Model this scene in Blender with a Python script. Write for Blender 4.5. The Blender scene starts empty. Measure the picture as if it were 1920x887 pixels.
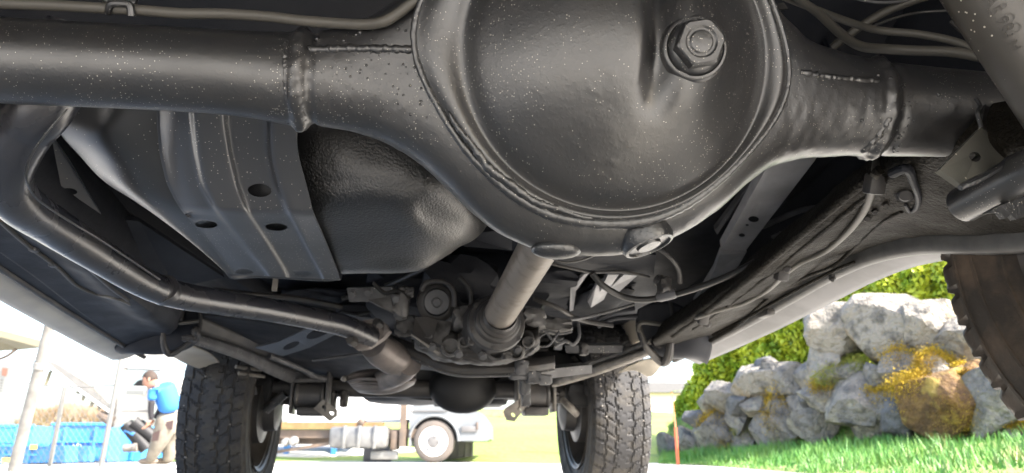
import bpy, bmesh, math, random
import numpy as np
from mathutils import Vector, Matrix, noise as mnoise
random.seed(7); rng = np.random.default_rng(11)
S = bpy.context.scene
COL = S.collection
R = math.radians

# ------------------------------------------------------------------ camera
F = 1280.0; PIT = math.atan(400/1280); YAW = R(7.8); EYE = Vector((0, 0, .2))
cam = bpy.data.cameras.new('camera'); camo = bpy.data.objects.new('camera', cam); COL.objects.link(camo)
camo.location = EYE; camo.rotation_euler = (math.pi/2+PIT, 0, -YAW)
cam.sensor_width = 36; cam.lens = 36*F/1920; cam.clip_start = .02; cam.clip_end = 6000
cam.dof.use_dof = True; cam.dof.focus_distance = .72; cam.dof.aperture_fstop = 10
S.camera = camo
# ------------------------------------------------------------------ light
SUN = Vector((.60, -.42, .66)).normalized()
el = math.asin(SUN.z); az = math.atan2(SUN.x, SUN.y)
W = bpy.data.worlds.new('World'); S.world = W; W.use_nodes = True
nt = W.node_tree; nt.nodes.clear()
sky = nt.nodes.new('ShaderNodeTexSky'); sky.sky_type = 'NISHITA'; sky.sun_disc = False
sky.sun_elevation = el; sky.sun_rotation = az; sky.air_density = 1.0; sky.dust_density = 4.0
bg = nt.nodes.new('ShaderNodeBackground'); bg.inputs[1].default_value = .15
wo = nt.nodes.new('ShaderNodeOutputWorld')
nt.links.new(sky.outputs[0], bg.inputs[0]); nt.links.new(bg.outputs[0], wo.inputs[0])
sl = bpy.data.lights.new('sun', 'SUN'); sl.energy = 3.2; sl.angle = R(.53); sl.color = (1, .965, .92)
so = bpy.data.objects.new('sun', sl); COL.objects.link(so)
so.rotation_euler = SUN.to_track_quat('Z', 'Y').to_euler(); so.location = (3, -3, 6)
S.view_settings.view_transform = 'Standard'; S.view_settings.look = 'None'
S.view_settings.exposure = 2.55; S.view_settings.gamma = 1
S.cycles.max_bounces = 10; S.cycles.diffuse_bounces = 6

# ------------------------------------------------------------------ helpers
cp_, sp_, cy_, sy_ = math.cos(PIT), math.sin(PIT), math.cos(YAW), math.sin(YAW)
def ray(px, py):
    r = (px-960)/F; u = (443.5-py)/F
    f = cp_-u*sp_; z = sp_+u*cp_
    return Vector((r*cy_+f*sy_, f*cy_-r*sy_, z))
def V(px, py, d): return EYE+ray(px, py)*d                      # a survey point at a known distance
def VY(px, py, y): a = ray(px, py); return EYE+a*(y/a.y)
def VX(px, py, x): a = ray(px, py); return EYE+a*(x/a.x)
def VZ(px, py, z): a = ray(px, py); return EYE+a*((z-.2)/a.z)
def pts(l): return [V(*p) for p in l]

def hash3(ix, iy, iz, s):
    n = (ix*374761393+iy*668265263+iz*2147483647+s*974634777) & 0xffffffff
    n = ((n ^ (n >> 13))*1274126177) & 0xffffffff
    return ((n ^ (n >> 16)) & 0xffff)/65535.
def vnoise(p, s=0):
    p = np.asarray(p, float); i = np.floor(p).astype(np.int64); f = p-i; f = f*f*(3-2*f); r = 0
    for dx in (0, 1):
        for dy in (0, 1):
            for dz in (0, 1):
                w = (f[..., 0] if dx else 1-f[..., 0])*(f[..., 1] if dy else 1-f[..., 1])*(f[..., 2] if dz else 1-f[..., 2])
                r = r+w*hash3(i[..., 0]+dx, i[..., 1]+dy, i[..., 2]+dz, s)
    return r*2-1
def fbm(p, o=4, s=0):
    p = np.asarray(p, float); a = 1; t = 0
    for k in range(o): t = t+a*vnoise(p*(2**k), s+k); a *= .5
    return t
def sstep(x, a, b):
    t = np.clip((x-a)/(b-a), 0, 1); return t*t*(3-2*t)

def setp(o, parent):
    if parent is None: return
    o.parent = parent
    l = Vector((0, 0, 0)); q = parent
    if q.parent is None: o.matrix_parent_inverse = Matrix.Translation(-q.location) if q.get('_w') else Matrix()
def finish(o, label=None, cat=None, group=None, kind=None):
    if label: o['label'] = label
    if cat: o['category'] = cat
    if group: o['group'] = group
    if kind: o['kind'] = kind
    return o
def mesh(name, v, f, m, parent=None, smooth=True, angle=None, **kw):
    me = bpy.data.meshes.new(name)
    me.from_pydata([tuple(p) for p in v], [], f)
    me.materials.append(m)
    if smooth:
        me.polygons.foreach_set('use_smooth', [True]*len(me.polygons))
        if angle: me.set_sharp_from_angle(angle=R(angle))
    me.update()
    o = bpy.data.objects.new(name, me); COL.objects.link(o); setp(o, parent)
    return finish(o, **kw)
class MB:
    def __init__(s): s.v = []; s.f = []
    def add(s, v, f):
        n = len(s.v); s.v += [tuple(p) for p in v]; s.f += [tuple(i+n for i in q) for q in f]; return s
    def box(s, c, sz, rot=None, bev=0):
        c = Vector(c); hx, hy, hz = sz[0]/2, sz[1]/2, sz[2]/2
        if bev:
            bm = bmesh.new(); bmesh.ops.create_cube(bm, size=1)
            for q in bm.verts: q.co = Vector((q.co.x*sz[0], q.co.y*sz[1], q.co.z*sz[2]))
            bmesh.ops.bevel(bm, geom=bm.edges[:], offset=bev, segments=2, profile=.5, affect='EDGES')
            bm.verts.index_update(); vv = [(rot @ q.co if rot else q.co)+c for q in bm.verts]
            ff = [[q.index for q in fa.verts] for fa in bm.faces]; bm.free(); return s.add(vv, ff)
        vv = [Vector((x, y, z)) for x in (-hx, hx) for y in (-hy, hy) for z in (-hz, hz)]
        vv = [(rot @ q if rot else q)+c for q in vv]
        return s.add(vv, [(0, 1, 3, 2), (4, 6, 7, 5), (0, 4, 5, 1), (2, 3, 7, 6), (0, 2, 6, 4), (1, 5, 7, 3)])
    def bar(s, a, b, w, h, up=(0, 0, 1), bev=0):
        a = Vector(a); b = Vector(b); d = b-a; L = d.length; y = d/L
        x = y.cross(Vector(up)).normalized(); z = x.cross(y)
        return s.box((a+b)/2, (w, L, h), Matrix((x, y, z)).transposed(), bev)
    def tube(s, P, r, n=12, cap=True, smooth=6):
        P = [Vector(p) for p in P]; k = len(P)
        rr = list(r) if hasattr(r, '__len__') else [r]*k
        if smooth and k > 2:
            Q = []; q2 = []
            for i in range(k-1):
                p0, p1, p2, p3 = P[max(i-1, 0)], P[i], P[i+1], P[min(i+2, k-1)]
                for j in range(smooth):
                    t = j/smooth
                    Q.append(.5*((2*p1)+(p2-p0)*t+(2*p0-5*p1+4*p2-p3)*t*t+(3*p1-p0-3*p2+p3)*t**3))
                    q2.append(rr[i]*(1-t)+rr[i+1]*t)
            Q.append(P[-1]); q2.append(rr[-1]); P, rr = Q, q2; k = len(P)
        T = [(P[min(i+1, k-1)]-P[max(i-1, 0)]).normalized() for i in range(k)]
        u = T[0].orthogonal().normalized(); vv = []
        for i in range(k):
            u = (u-T[i]*u.dot(T[i])).normalized(); w = T[i].cross(u)
            for j in range(n):
                a = 2*math.pi*j/n; vv.append(P[i]+(u*math.cos(a)+w*math.sin(a))*rr[i])
        ff = [(i*n+j, i*n+(j+1) % n, (i+1)*n+(j+1) % n, (i+1)*n+j) for i in range(k-1) for j in range(n)]
        if cap: ff += [tuple(range(n))[::-1], tuple((k-1)*n+j for j in range(n))]
        return s.add(vv, ff)
    def lathe(s, c, axis, prof, n=32, a0=0, a1=2*math.pi):          # prof: (radius, height along axis)
        c = Vector(c); ax = Vector(axis).normalized(); u = ax.orthogonal().normalized(); w = ax.cross(u); vv = []
        full = abs(a1-a0-2*math.pi) < 1e-4; m = n if full else n+1
        for r_, h in prof:
            for j in range(m):
                a = a0+(a1-a0)*j/n; vv.append(c+ax*h+(u*math.cos(a)+w*math.sin(a))*r_)
        ff = [(i*m+j, i*m+(j+1) % m, (i+1)*m+(j+1) % m, (i+1)*m+j) for i in range(len(prof)-1) for j in range(n)]
        return s.add(vv, ff)
    def prism(s, poly, off):                                        # poly in 3D, off = extrusion vector
        n = len(poly); off = Vector(off); p = [Vector(q) for q in poly]
        return s.add(p+[q+off for q in p], [tuple(range(n))[::-1], tuple(range(n, 2*n))]+[(i, (i+1) % n, (i+1) % n+n, i+n) for i in range(n)])
    def build(s, name, m, parent=None, smooth=True, angle=35, **kw): return mesh(name, s.v, s.f, m, parent, smooth, angle, **kw)

def sph(c, r, n=8, sc=(1, 1, 1)):
    v = []; f = []
    for i in range(1, n):
        th = math.pi*i/n
        for j in range(2*n):
            ph = math.pi*j/n; v.append((c[0]+r*sc[0]*math.sin(th)*math.cos(ph), c[1]+r*sc[1]*math.sin(th)*math.sin(ph), c[2]+r*sc[2]*math.cos(th)))
    m = 2*n
    for i in range(n-2):
        for j in range(m): f.append((i*m+j, i*m+(j+1) % m, (i+1)*m+(j+1) % m, (i+1)*m+j))
    f.append(tuple(range(m))[::-1]); f.append(tuple((n-2)*m+j for j in range(m)))
    return v, f
def slab(poly, th):                                                  # planar-ish plate with thickness away from the camera
    p = [Vector(q) for q in poly]; n = Vector((0, 0, 0))
    for i in range(len(p)): n += p[i].cross(p[(i+1) % len(p)])
    n.normalize()
    c = sum(p, Vector())/len(p)
    if n.dot(c-EYE) < 0: n = -n
    return MB().prism(p, n*th)
def catgrid(rows, su, sv):                                           # smooth interpolation of a grid of control points
    A = np.array([[tuple(p) for p in r] for r in rows], float)
    def up(A, s):
        if s <= 1: return A
        n = A.shape[0]; out = []
        for i in range(n-1):
            p0, p1, p2, p3 = A[max(i-1, 0)], A[i], A[i+1], A[min(i+2, n-1)]
            for j in range(s):
                t = j/s; out.append(.5*((2*p1)+(p2-p0)*t+(2*p0-5*p1+4*p2-p3)*t*t+(3*p1-p0-3*p2+p3)*t**3))
        out.append(A[-1]); return np.array(out)
    A = up(A, sv); A = np.swapaxes(up(np.swapaxes(A, 0, 1), su), 0, 1); return A
def gridmesh(name, A, m, parent=None, thick=0, **kw):
    h, w = A.shape[:2]; v = A.reshape(-1, 3)
    f = [(i*w+j, i*w+j+1, (i+1)*w+j+1, (i+1)*w+j) for i in range(h-1) for j in range(w-1)]
    o = mesh(name, v, f, m, parent, True, 50, **kw)
    if thick:
        md = o.modifiers.new('thickness', 'SOLIDIFY'); md.thickness = thick; md.offset = 0
    return o
def bake(o):                                                          # apply modifiers
    dg = bpy.context.evaluated_depsgraph_get(); dg.update()
    me = bpy.data.meshes.new_from_object(o.evaluated_get(dg)); o.modifiers.clear(); o.data = me
def cut(o, cutters):
    for i, c in enumerate(cutters):
        md = o.modifiers.new('cut', 'BOOLEAN'); md.object = c; md.operation = 'DIFFERENCE'; md.solver = 'EXACT'
    bake(o)
    for c in cutters: bpy.data.objects.remove(c)
    o.data.set_sharp_from_angle(angle=R(40))
def hole_cutter(c, axis, rx, ry, L=.05, u=None, n=20):
    c = Vector(c); a = Vector(axis).normalized(); u = Vector(u) if u is not None else a.orthogonal()
    u = (u-a*u.dot(a)).normalized(); w = a.cross(u)
    ring = [c-a*L/2+u*math.cos(2*math.pi*k/n)*rx+w*math.sin(2*math.pi*k/n)*ry for k in range(n)]
    return MB().prism(ring, a*L).build('cutter', MAT['black'], None, False)

# ------------------------------------------------------------------ materials
MAT = {}
def mat(name, col, rough=.5, metal=0, bump=(), col2=None, cs=8, cdet=5, contrast=(.35, .65), specks=0, coat=0, rvar=0, spec=.5, col3=None, c3s=3, c3=(.55, .65), alpha=None, em=None, geo=False):
    m = bpy.data.materials.new(name); m.use_nodes = True; t = m.node_tree; N = t.nodes; L = t.links
    b = N['Principled BSDF']; b.inputs['Roughness'].default_value = rough; b.inputs['Metallic'].default_value = metal
    b.inputs['Specular IOR Level'].default_value = spec
    if coat: b.inputs['Coat Weight'].default_value = coat; b.inputs['Coat Roughness'].default_value = .34
    tc = N.new('ShaderNodeTexCoord'); co = tc.outputs['Object']
    def nz(scale, det=5, rg=.55):
        n = N.new('ShaderNodeTexNoise'); n.inputs['Scale'].default_value = scale; n.inputs['Detail'].default_value = det; n.inputs['Roughness'].default_value = rg
        L.new(co, n.inputs['Vector']); return n.outputs['Fac']
    def ramp(fac, a, b_):
        r_ = N.new('ShaderNodeMapRange'); r_.inputs[1].default_value = a; r_.inputs[2].default_value = b_; L.new(fac, r_.inputs[0]); return r_.outputs[0]
    def mix(f, A, B):
        x = N.new('ShaderNodeMix'); x.data_type = 'RGBA'
        if f is not None: L.new(f, x.inputs[0])
        for s_, q in ((6, A), (7, B)):
            if hasattr(q, 'links'): L.new(q, x.inputs[s_])
            else: x.inputs[s_].default_value = (*q, 1)
        return x.outputs[2]
    c = None
    if col2: c = mix(ramp(nz(cs, cdet), *contrast), col, col2)
    if col3: c = mix(ramp(nz(c3s, 6), *c3), c or col, col3)
    if specks:
        v = N.new('ShaderNodeTexVoronoi'); v.inputs['Scale'].default_value = specks; L.new(co, v.inputs['Vector'])
        lt = N.new('ShaderNodeMath'); lt.operation = 'LESS_THAN'; L.new(v.outputs['Distance'], lt.inputs[0]); lt.inputs[1].default_value = .17
        sp = N.new('ShaderNodeSeparateColor'); L.new(v.outputs['Color'], sp.inputs[0])
        ad = N.new('ShaderNodeMath'); ad.operation = 'MULTIPLY_ADD'; L.new(nz(9, 3), ad.inputs[0]); ad.inputs[1].default_value = -2.4; ad.inputs[2].default_value = 1.96
        gt = N.new('ShaderNodeMath'); gt.operation = 'GREATER_THAN'; L.new(sp.outputs[0], gt.inputs[0]); L.new(ad.outputs[0], gt.inputs[1])
        mu = N.new('ShaderNodeMath'); mu.operation = 'MULTIPLY'; L.new(lt.outputs[0], mu.inputs[0]); L.new(gt.outputs[0], mu.inputs[1])
        c = mix(mu.outputs[0], c or col, (.62, .58, .5))
    if c is None: b.inputs['Base Color'].default_value = (*col, 1)
    else: L.new(c, b.inputs['Base Color'])
    if rvar:
        r_ = N.new('ShaderNodeMapRange'); L.new(nz(14, 4), r_.inputs[0]); r_.inputs[1].default_value = .3; r_.inputs[2].default_value = .7
        r_.inputs[3].default_value = rough-rvar; r_.inputs[4].default_value = rough+rvar; L.new(r_.outputs[0], b.inputs['Roughness'])
    prev = None
    for sc, dist, *rest in bump:
        if sc >= 80: dist *= .22
        bn = N.new('ShaderNodeBump'); bn.inputs['Distance'].default_value = dist; bn.inputs['Strength'].default_value = 1
        h = nz(sc, 3)
        if rest: h = ramp(h, *rest[0])
        L.new(h, bn.inputs['Height'])
        if prev: L.new(prev, bn.inputs['Normal'])
        prev = bn.outputs[0]
    if prev: L.new(prev, b.inputs['Normal'])
    if alpha: b.inputs['Transmission Weight'].default_value = alpha; b.inputs['IOR'].default_value = 1.1
    m.node_tree.nodes.update() if False else None
    MAT[name] = m; return m
mat('black', (.012, .012, .013), .6)
mat('axle_paint', (.013, .0135, .015), .40, bump=((520, .00035), (230, .0006, (.5, .75)), (50, .0003)), specks=480, rvar=.05, col2=(.018, .017, .017), cs=20, spec=1.0, coat=.55)
mat('axle_rough', (.013, .0135, .015), .36, bump=((600, .0004), (200, .002, (.5, .75)), (60, .0008)), specks=400, rvar=.06, spec=1.0, coat=.5)
mat('tank_metal', (.022, .023, .026), .32, bump=((500, .0004),), rvar=.04, specks=300, spec=1.0, coat=.5)
mat('tank_tar', (.009, .009, .010), .34, bump=((300, .008), (120, .002)), rvar=.02, spec=1.0, coat=.5)
mat('strap_metal', (.05, .052, .058), .34, bump=((450, .0005),), rvar=.05, specks=300, spec=.9, coat=.4)
mat('pipe_paint', (.020, .022, .030), .28, bump=((600, .0006), (90, .002)), rvar=.08, spec=1.0, coat=.5, col2=(.03, .028, .03), cs=14)
mat('hose', (.03, .029, .028), .38, bump=((900, .0005),))
mat('line_lit_tan', (.075, .07, .06), .5)  # black line paint lightened to tan, standing in for warm top light and highlights
mat('sill_dirty', (.11, .11, .115), .4, bump=((100, .0004),), col2=(.05, .05, .05), cs=5, contrast=(.42, .6))
mat('shaft', (.27, .235, .20), .42, metal=.15, bump=((250, .0006),), col2=(.17, .145, .12), cs=40, contrast=(.5, .7), rvar=.08)
mat('floor_paint_hazed', (.014, .016, .022), .6, bump=((140, .002),), rvar=.1, col2=(.026, .027, .032), cs=5, spec=.3)  # dark floor paint, with the blue of flare haze mixed into its colour
mat('undercoat', (.015, .012, .008), .7, bump=((200, .02), (75, .003)), col2=(.009, .008, .006), cs=9, rvar=.1, spec=.2)
mat('member_grey', (.48, .48, .50), .5, bump=((200, .0008),), col2=(.34, .34, .35), cs=16, rvar=.1)
mat('rail_grey', (.11, .11, .115), .5, bump=((200, .0008),), col2=(.06, .06, .062), cs=16, rvar=.1, specks=160)
mat('sill_paint', (.58, .53, .44), .38, bump=((100, .0004),), col2=(.42, .38, .32), cs=6)
mat('sill_lip', (.09, .088, .085), .45, bump=((220, .0015),), col2=(.05, .05, .05), cs=25)
mat('rubber', (.036, .036, .038), .75, bump=((300, .0008),), col2=(.06, .055, .048), cs=22, contrast=(.45, .7), rvar=.1, spec=.35)
mat('warm_black', (.06, .055, .048), .38, bump=((600, .0004),), specks=200, rvar=.05, spec=.7)
mat('rubber_dirty', (.035, .027, .02), .62, bump=((260, .002), (40, .002)), col2=(.13, .09, .06), cs=16, contrast=(.45, .75), rvar=.12)
mat('cast_alu', (.16, .155, .15), .48, metal=.35, bump=((90, .003),), col2=(.045, .042, .04), cs=22, contrast=(.35, .6), rvar=.1)
mat('dark_steel', (.035, .034, .036), .45, bump=((180, .0015),), col2=(.06, .055, .05), cs=18, rvar=.1)
mat('rusty_steel', (.13, .118, .112), .45, metal=.3, bump=((150, .0015),), col2=(.22, .19, .175), cs=20, rvar=.1)
mat('bracket_tan', (.24, .22, .19), .5, bump=((200, .001),), col2=(.12, .11, .10), cs=25)
mat('plate_olive', (.10, .098, .085), .45, bump=((300, .0012),), rvar=.08, specks=160)
mat('rim', (.11, .10, .095), .45, metal=.3, col2=(.05, .045, .04), cs=12, bump=((100, .001),))
mat('pavement', (.47, .445, .395), .85, bump=((60, .002), (8, .004)), col2=(.37, .36, .33), cs=3, col3=(.26, .25, .23), c3s=.8, c3=(.6, .8))
mat('grass_soil', (.13, .2, .045), .9, col2=(.2, .24, .07), cs=1.5, bump=((30, .03),))
mat('grass_blade', (.06, .21, .03), .55, col2=(.13, .25, .045), cs=3, col3=(.26, .26, .09), c3s=1.2, c3=(.62, .72))
mat('field', (.13, .21, .03), .9, col2=(.21, .24, .05), cs=.25, bump=((6, .06),))
mat('boulder', (.20, .18, .15), .85, bump=((9, .10), (45, .02)), col2=(.07, .066, .062), cs=5, contrast=(.4, .62), col3=(.28, .25, .19), c3s=3, c3=(.5, .62))
mat('boulder_pale', (.25, .222, .18), .85, bump=((9, .10), (45, .02)), col2=(.10, .09, .075), cs=6, contrast=(.5, .66), col3=(.24, .18, .10), c3s=2.2, c3=(.58, .68))
mat('boulder_dark', (.12, .115, .11), .85, bump=((14, .05), (60, .012)), col2=(.05, .048, .045), cs=6, contrast=(.4, .62), col3=(.2, .18, .15), c3s=3, c3=(.55, .68))
mat('boulder_brown', (.17, .095, .03), .9, bump=((16, .05), (60, .012)), col2=(.08, .042, .015), cs=9, contrast=(.4, .6), col3=(.26, .18, .04), c3s=4, c3=(.52, .62))
mat('moss', (.52, .36, .02), .95, bump=((50, .03),), col2=(.32, .2, .015), cs=14, contrast=(.4, .6))
mat('moss_green', (.2, .26, .04), .95, bump=((50, .03),), col2=(.33, .29, .05), cs=14)
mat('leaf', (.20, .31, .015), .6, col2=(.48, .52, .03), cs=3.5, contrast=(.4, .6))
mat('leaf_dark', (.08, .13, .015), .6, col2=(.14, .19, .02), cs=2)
mat('twig', (.36, .26, .17), .8, col2=(.26, .18, .11), cs=3)
mat('white_paint', (.78, .78, .76), .35)
mat('van_white', (.5, .49, .45), .4)
mat('truck_grey', (.17, .18, .185), .35, col2=(.14, .15, .155), cs=3)
mat('truck_tank', (.2, .2, .19), .4, metal=.3, col2=(.12, .12, .12), cs=6)
mat('wood', (.24, .14, .055), .7, col2=(.16, .09, .035), cs=7)
mat('chassis', (.07, .055, .045), .6, col2=(.14, .10, .07), cs=5)
mat('tyre_dusty', (.12, .10, .085), .8, col2=(.09, .08, .07), cs=6)
mat('rim_white', (.72, .71, .69), .4)
mat('hub_grey', (.13, .125, .12), .5)
mat('blue_paint', (.04, .18, .48), .45, col2=(.06, .24, .52), cs=1.5)
mat('blue_light', (.05, .28, .6), .4)
mat('pole_grey', (.17, .165, .15), .5, col2=(.12, .115, .105), cs=12)
mat('galv', (.2, .2, .19), .5, metal=.2)
mat('awning', (.085, .08, .07), .7, col2=(.06, .058, .05), cs=6)
mat('tarp_tan', (.12, .11, .07), .7)
mat('red_post', (.62, .12, .05), .5)
mat('orange_post', (.75, .25, .12), .5)
mat('shirt', (.03, .17, .52), .8, bump=((60, .004),))
mat('trousers', (.2, .18, .145), .85, bump=((30, .006),), col2=(.14, .125, .1), cs=10)
mat('knee_pad', (.07, .045, .042), .85)
mat('skin', (.3, .15, .1), .5)
mat('hair', (.035, .022, .015), .8)
mat('sleeve', (.015, .013, .016), .8)
mat('boot', (.16, .13, .1), .7)
mat('glass', (.55, .6, .6), .08, alpha=.8)
mat('yellow_sticker', (.75, .65, .12), .5)
mat('poster', (.22, .23, .22), .5)
mat('poster_ink', (.2, .1, .07), .5)
mat('house_wall', (.6, .5, .4), .8)

def root(name, loc, label, cat, group=None, rz=0, w=True):
    o = bpy.data.objects.new(name, None); COL.objects.link(o); o.location = loc; o.rotation_euler = (0, 0, rz)
    if w: o['_w'] = 1
    return finish(o, label, cat, group)

# ================================================================== SETTING
def build_setting():
    n = 60
    mesh('ground', [(-900, -900, 0), (900, -900, 0), (900, 900, 0), (-900, 900, 0)], [(0, 1, 2, 3)], MAT['pavement'], None, False, kind='structure')
    # rising meadow behind the truck
    rows = []
    for k, (yy, z) in enumerate(((10.6, -.02), (12, .1), (16, .5), (24, 1.1), (38, 2.0), (60, 3.5), (64, 3.2), (66, -1))):
        rows.append([(x, yy+max(0, -x-4)*.2+2.4*float(1-sstep(x, .7, 1.3)), z*(1 if x > -4 else max(.25, 1+(x+4)*.12))+.04*math.sin(x*1.3+k)) for x in np.linspace(-14, 30, 34)])
    gridmesh('meadow', catgrid(rows, 2, 3), MAT['field'], None, kind='structure')
    # grass bank under the rock wall
    a = [VZ(1235, 869, .006), VZ(1330, 873, .006), VZ(1450, 882, .006), VZ(1560, 891, .006), VZ(1750, 908, .006), VZ(2050, 935, .006)]
    b = [V(1240, 858, 11.5), V(1330, 855, 10.4), V(1450, 850, 9.2), V(1560, 845, 8.2), V(1750, 835, 7.1), V(2050, 825, 5.8)]
    c = [V(1240, 840, 12.6), V(1330, 835, 11.3), V(1450, 820, 10), V(1560, 805, 9.0), V(1750, 780, 7.9), V(2050, 760, 6.5)]
    d = [p+Vector((1.5, 2.5, 1.2)) for p in c]; e = [p+Vector((2, 5, 1.4)) for p in c]
    A = catgrid([a, b, c, d, e], 8, 6)
    A[..., 2] += .03*fbm(A*2)*(np.arange(A.shape[0])/A.shape[0] > .05)[:, None]
    gridmesh('grass_bank', A, MAT['grass_soil'], None, kind='structure')
    # blades
    h, w = A.shape[:2]; v = []; f = []
    hh = 15
    for k in range(26000):
        i = random.random()**.9*hh; j = random.random()*(w-1.01); i0, j0 = int(i), int(j); p = A[i0, j0]*(1-(i-i0))*(1-(j-j0))+A[i0+1, j0]*(i-i0)*(1-(j-j0))+A[i0, j0+1]*(1-(i-i0))*(j-j0)+A[i0+1, j0+1]*(i-i0)*(j-j0)
        L = random.uniform(.03, .16)*(.45+.75*min(1, i/3))*(.7+.5*(math.sin(p[0]*3.1)+math.sin(p[1]*4.3+1))*.5); an = random.random()*math.pi*2; wd = .006+.004*random.random(); bx, by = math.cos(an)*wd, math.sin(an)*wd
        lx, ly = random.gauss(0, .35)*L, random.gauss(0, .35)*L; q = len(v)
        v += [(p[0]-bx, p[1]-by, p[2]-.01), (p[0]+bx, p[1]+by, p[2]-.01), (p[0]+lx, p[1]+ly, p[2]+L)]; f.append((q, q+1, q+2))
    mesh('grass', v, f, MAT['grass_blade'], None, False, label='bright green grass covering the bank below the rock wall', cat='grass', kind='stuff')
build_setting()

# ================================================================== VEHICLE
CAR = root('off_road_vehicle', (0, 1.6, 0), 'black painted underside of a four wheel drive vehicle raised at its rear', 'vehicle')

# ---- rear axle housing (swept section), with its frame
NV = Vector((0, -math.cos(R(20)), -math.sin(R(20))))                  # points to the rear and down
UV = Vector((0, -math.sin(R(20)), math.cos(R(20))))
A0 = Vector((0, .62, .548))
def AX(px, py, off=0):
    a = ray(px, py); t = (A0+NV*off-EYE).dot(NV)/a.dot(NV); p = EYE+a*t; return p
def axv(px, py, off=0): p = AX(px, py, off); return p.x, (p-A0).dot(UV)
def AP(x, v, n): return Vector((x, 0, 0))+Vector((0, A0.y, A0.z))+UV*v+NV*n
bot = [(-150, 186), (0, 194), (150, 200), (300, 207), (400, 213), (470, 221), (525, 232), (560, 238), (600, 236), (660, 246), (720, 265), (780, 300), (830, 345), (880, 395), (930, 436), (990, 464), (1050, 478), (1130, 480), (1200, 470), (1280, 430), (1330, 396), (1380, 350), (1430, 315), (1500, 297), (1590, 292), (1650, 293), (1760, 294), (1850, 297), (1990, 304)]
top = [(-150, 24), (0, 33), (150, 42), (300, 50), (400, 56), (470, 60), (525, 62), (560, 62), (600, 60), (660, 50), (720, 25), (780, -25), (830, -90), (880, -160), (930, -215), (990, -255), (1050, -275), (1130, -285), (1200, -270), (1280, -215), (1330, -150), (1380, -60), (1430, 20), (1500, 78), (1590, 104), (1650, 116), (1760, 128), (1850, 136), (1990, 148)]
bx = np.array([axv(*p) for p in bot]); tx = np.array([axv(*p) for p in top])
xs = np.linspace(bx[0, 0], bx[-1, 0], 420)
vb = np.interp(xs, bx[:, 0], bx[:, 1]); vt = np.interp(xs, tx[:, 0], tx[:, 1])
ker = np.hanning(15); ker /= ker.sum()
def smo(a): return np.convolve(np.pad(a, 7, mode='edge'), ker, 'valid')
vb, vt = smo(vb), smo(vt)
XC = axv(1137, 95, .06)[0]
tubeR = .037
cw = sstep(np.abs(xs-XC), .29, .10)                                   # 1 at the banjo centre
XW = axv(556, 150, .03)[0]; XW2 = axv(1668, 220, .03)[0]
nth = 110; vv = []
for i, x in enumerate(xs):
    vc = (vb[i]+vt[i])/2; rv = (vt[i]-vb[i])/2; rn = tubeR*(1-cw[i])+.062*cw[i]; p_ = 2+1.6*cw[i]
    wl = math.exp(-((x-XW)/.0065)**4)*.0050+math.exp(-((x-XW2)/.006)**2)*.005
    wl += -.0035*math.exp(-((x-XW-.012)/.004)**2)-.003*math.exp(-((x-XW2-.012)/.005)**2)
    for k in range(nth):
        a = 2*math.pi*k/nth; c_, s_ = math.cos(a), math.sin(a)
        nn = rn*math.copysign(abs(c_)**(2/p_), c_); v_ = rv*math.copysign(abs(s_)**(2/p_), s_)
        sc = 1+wl/max(rv, .03)
        vv.append((x, vc+v_*sc, nn*sc))
vv = np.array(vv)
P3 = np.stack([vv[:, 0], A0.y+UV.y*vv[:, 1]+NV.y*vv[:, 2], A0.z+UV.z*vv[:, 1]+NV.z*vv[:, 2]], 1)
ctr = np.stack([vv[:, 0], np.full(len(vv), A0.y), np.full(len(vv), A0.z)], 1)
nr = P3-ctr; nr /= np.linalg.norm(nr, axis=1)[:, None]+1e-9
amp = .00008+.00035*(sstep(vv[:, 0], XW-.02, XW+.005)*(1-sstep(vv[:, 0], XW2+.02, XW2+.06)))*(.4+.6*(fbm(P3*30, 2) > 0))
weld = np.exp(-((vv[:, 0]-XW)/.011)**2)+np.exp(-((vv[:, 0]-XW2)/.012)**2)
P3 = P3+nr*((fbm(P3*130, 3)*amp)+(fbm(P3*170, 3, 9)*.0016*weld))[:, None]
n_, m_ = len(xs), nth
ff = [(i*m_+j, (i+1)*m_+j, (i+1)*m_+(j+1) % m_, i*m_+(j+1) % m_) for i in range(n_-1) for j in range(m_)]
ff += [tuple(range(m_)), tuple((n_-1)*m_+j for j in range(m_))[::-1]]
AXLE = mesh('rear_axle', P3, ff, MAT['axle_paint'], CAR, True)

# horizontal weld seams on the housing arms, and weld ridges
def front_pt(px, py, lift=0):
    """point on the rear-facing skin of the housing arm under a survey line"""
    x, v = axv(px, py, .034); i = int(np.clip(np.searchsorted(xs, x), 1, len(xs)-1))
    vc = (vb[i]+vt[i])/2; rv = (vt[i]-vb[i])/2; rn = tubeR*(1-cw[i])+.062*cw[i]; p_ = 2+1.6*cw[i]
    q = min(.999, abs((v-vc)/rv)); n = rn*(1-q**p_)**(1/p_)
    return AP(x, v, n+lift)
def bead(name, l, r, jit=.3, lift=-.0015, step=5, parent=None, m='axle_paint'):
    P = []
    for k in range(len(l)-1):
        (x0, y0), (x1, y1) = l[k], l[k+1]; n = max(1, int(math.hypot(x1-x0, y1-y0)/step))
        for j in range(n):
            t = j/n; P.append(front_pt(x0+(x1-x0)*t+random.uniform(-1, 1), y0+(y1-y0)*t+random.uniform(-1.2, 1.2), lift))
    rr = [r*random.uniform(1-jit, 1+jit) for _ in P]
    return MB().tube(P, rr, 10, smooth=2).build(name, MAT[m], parent or AXLE, True, None)
bead('weld_seam', [(578, 92), (650, 93), (720, 97), (783, 101)], .0042, .22)
bead('weld_seam', [(1487, 140), (1560, 146), (1655, 152)], .0036, .22)
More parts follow.
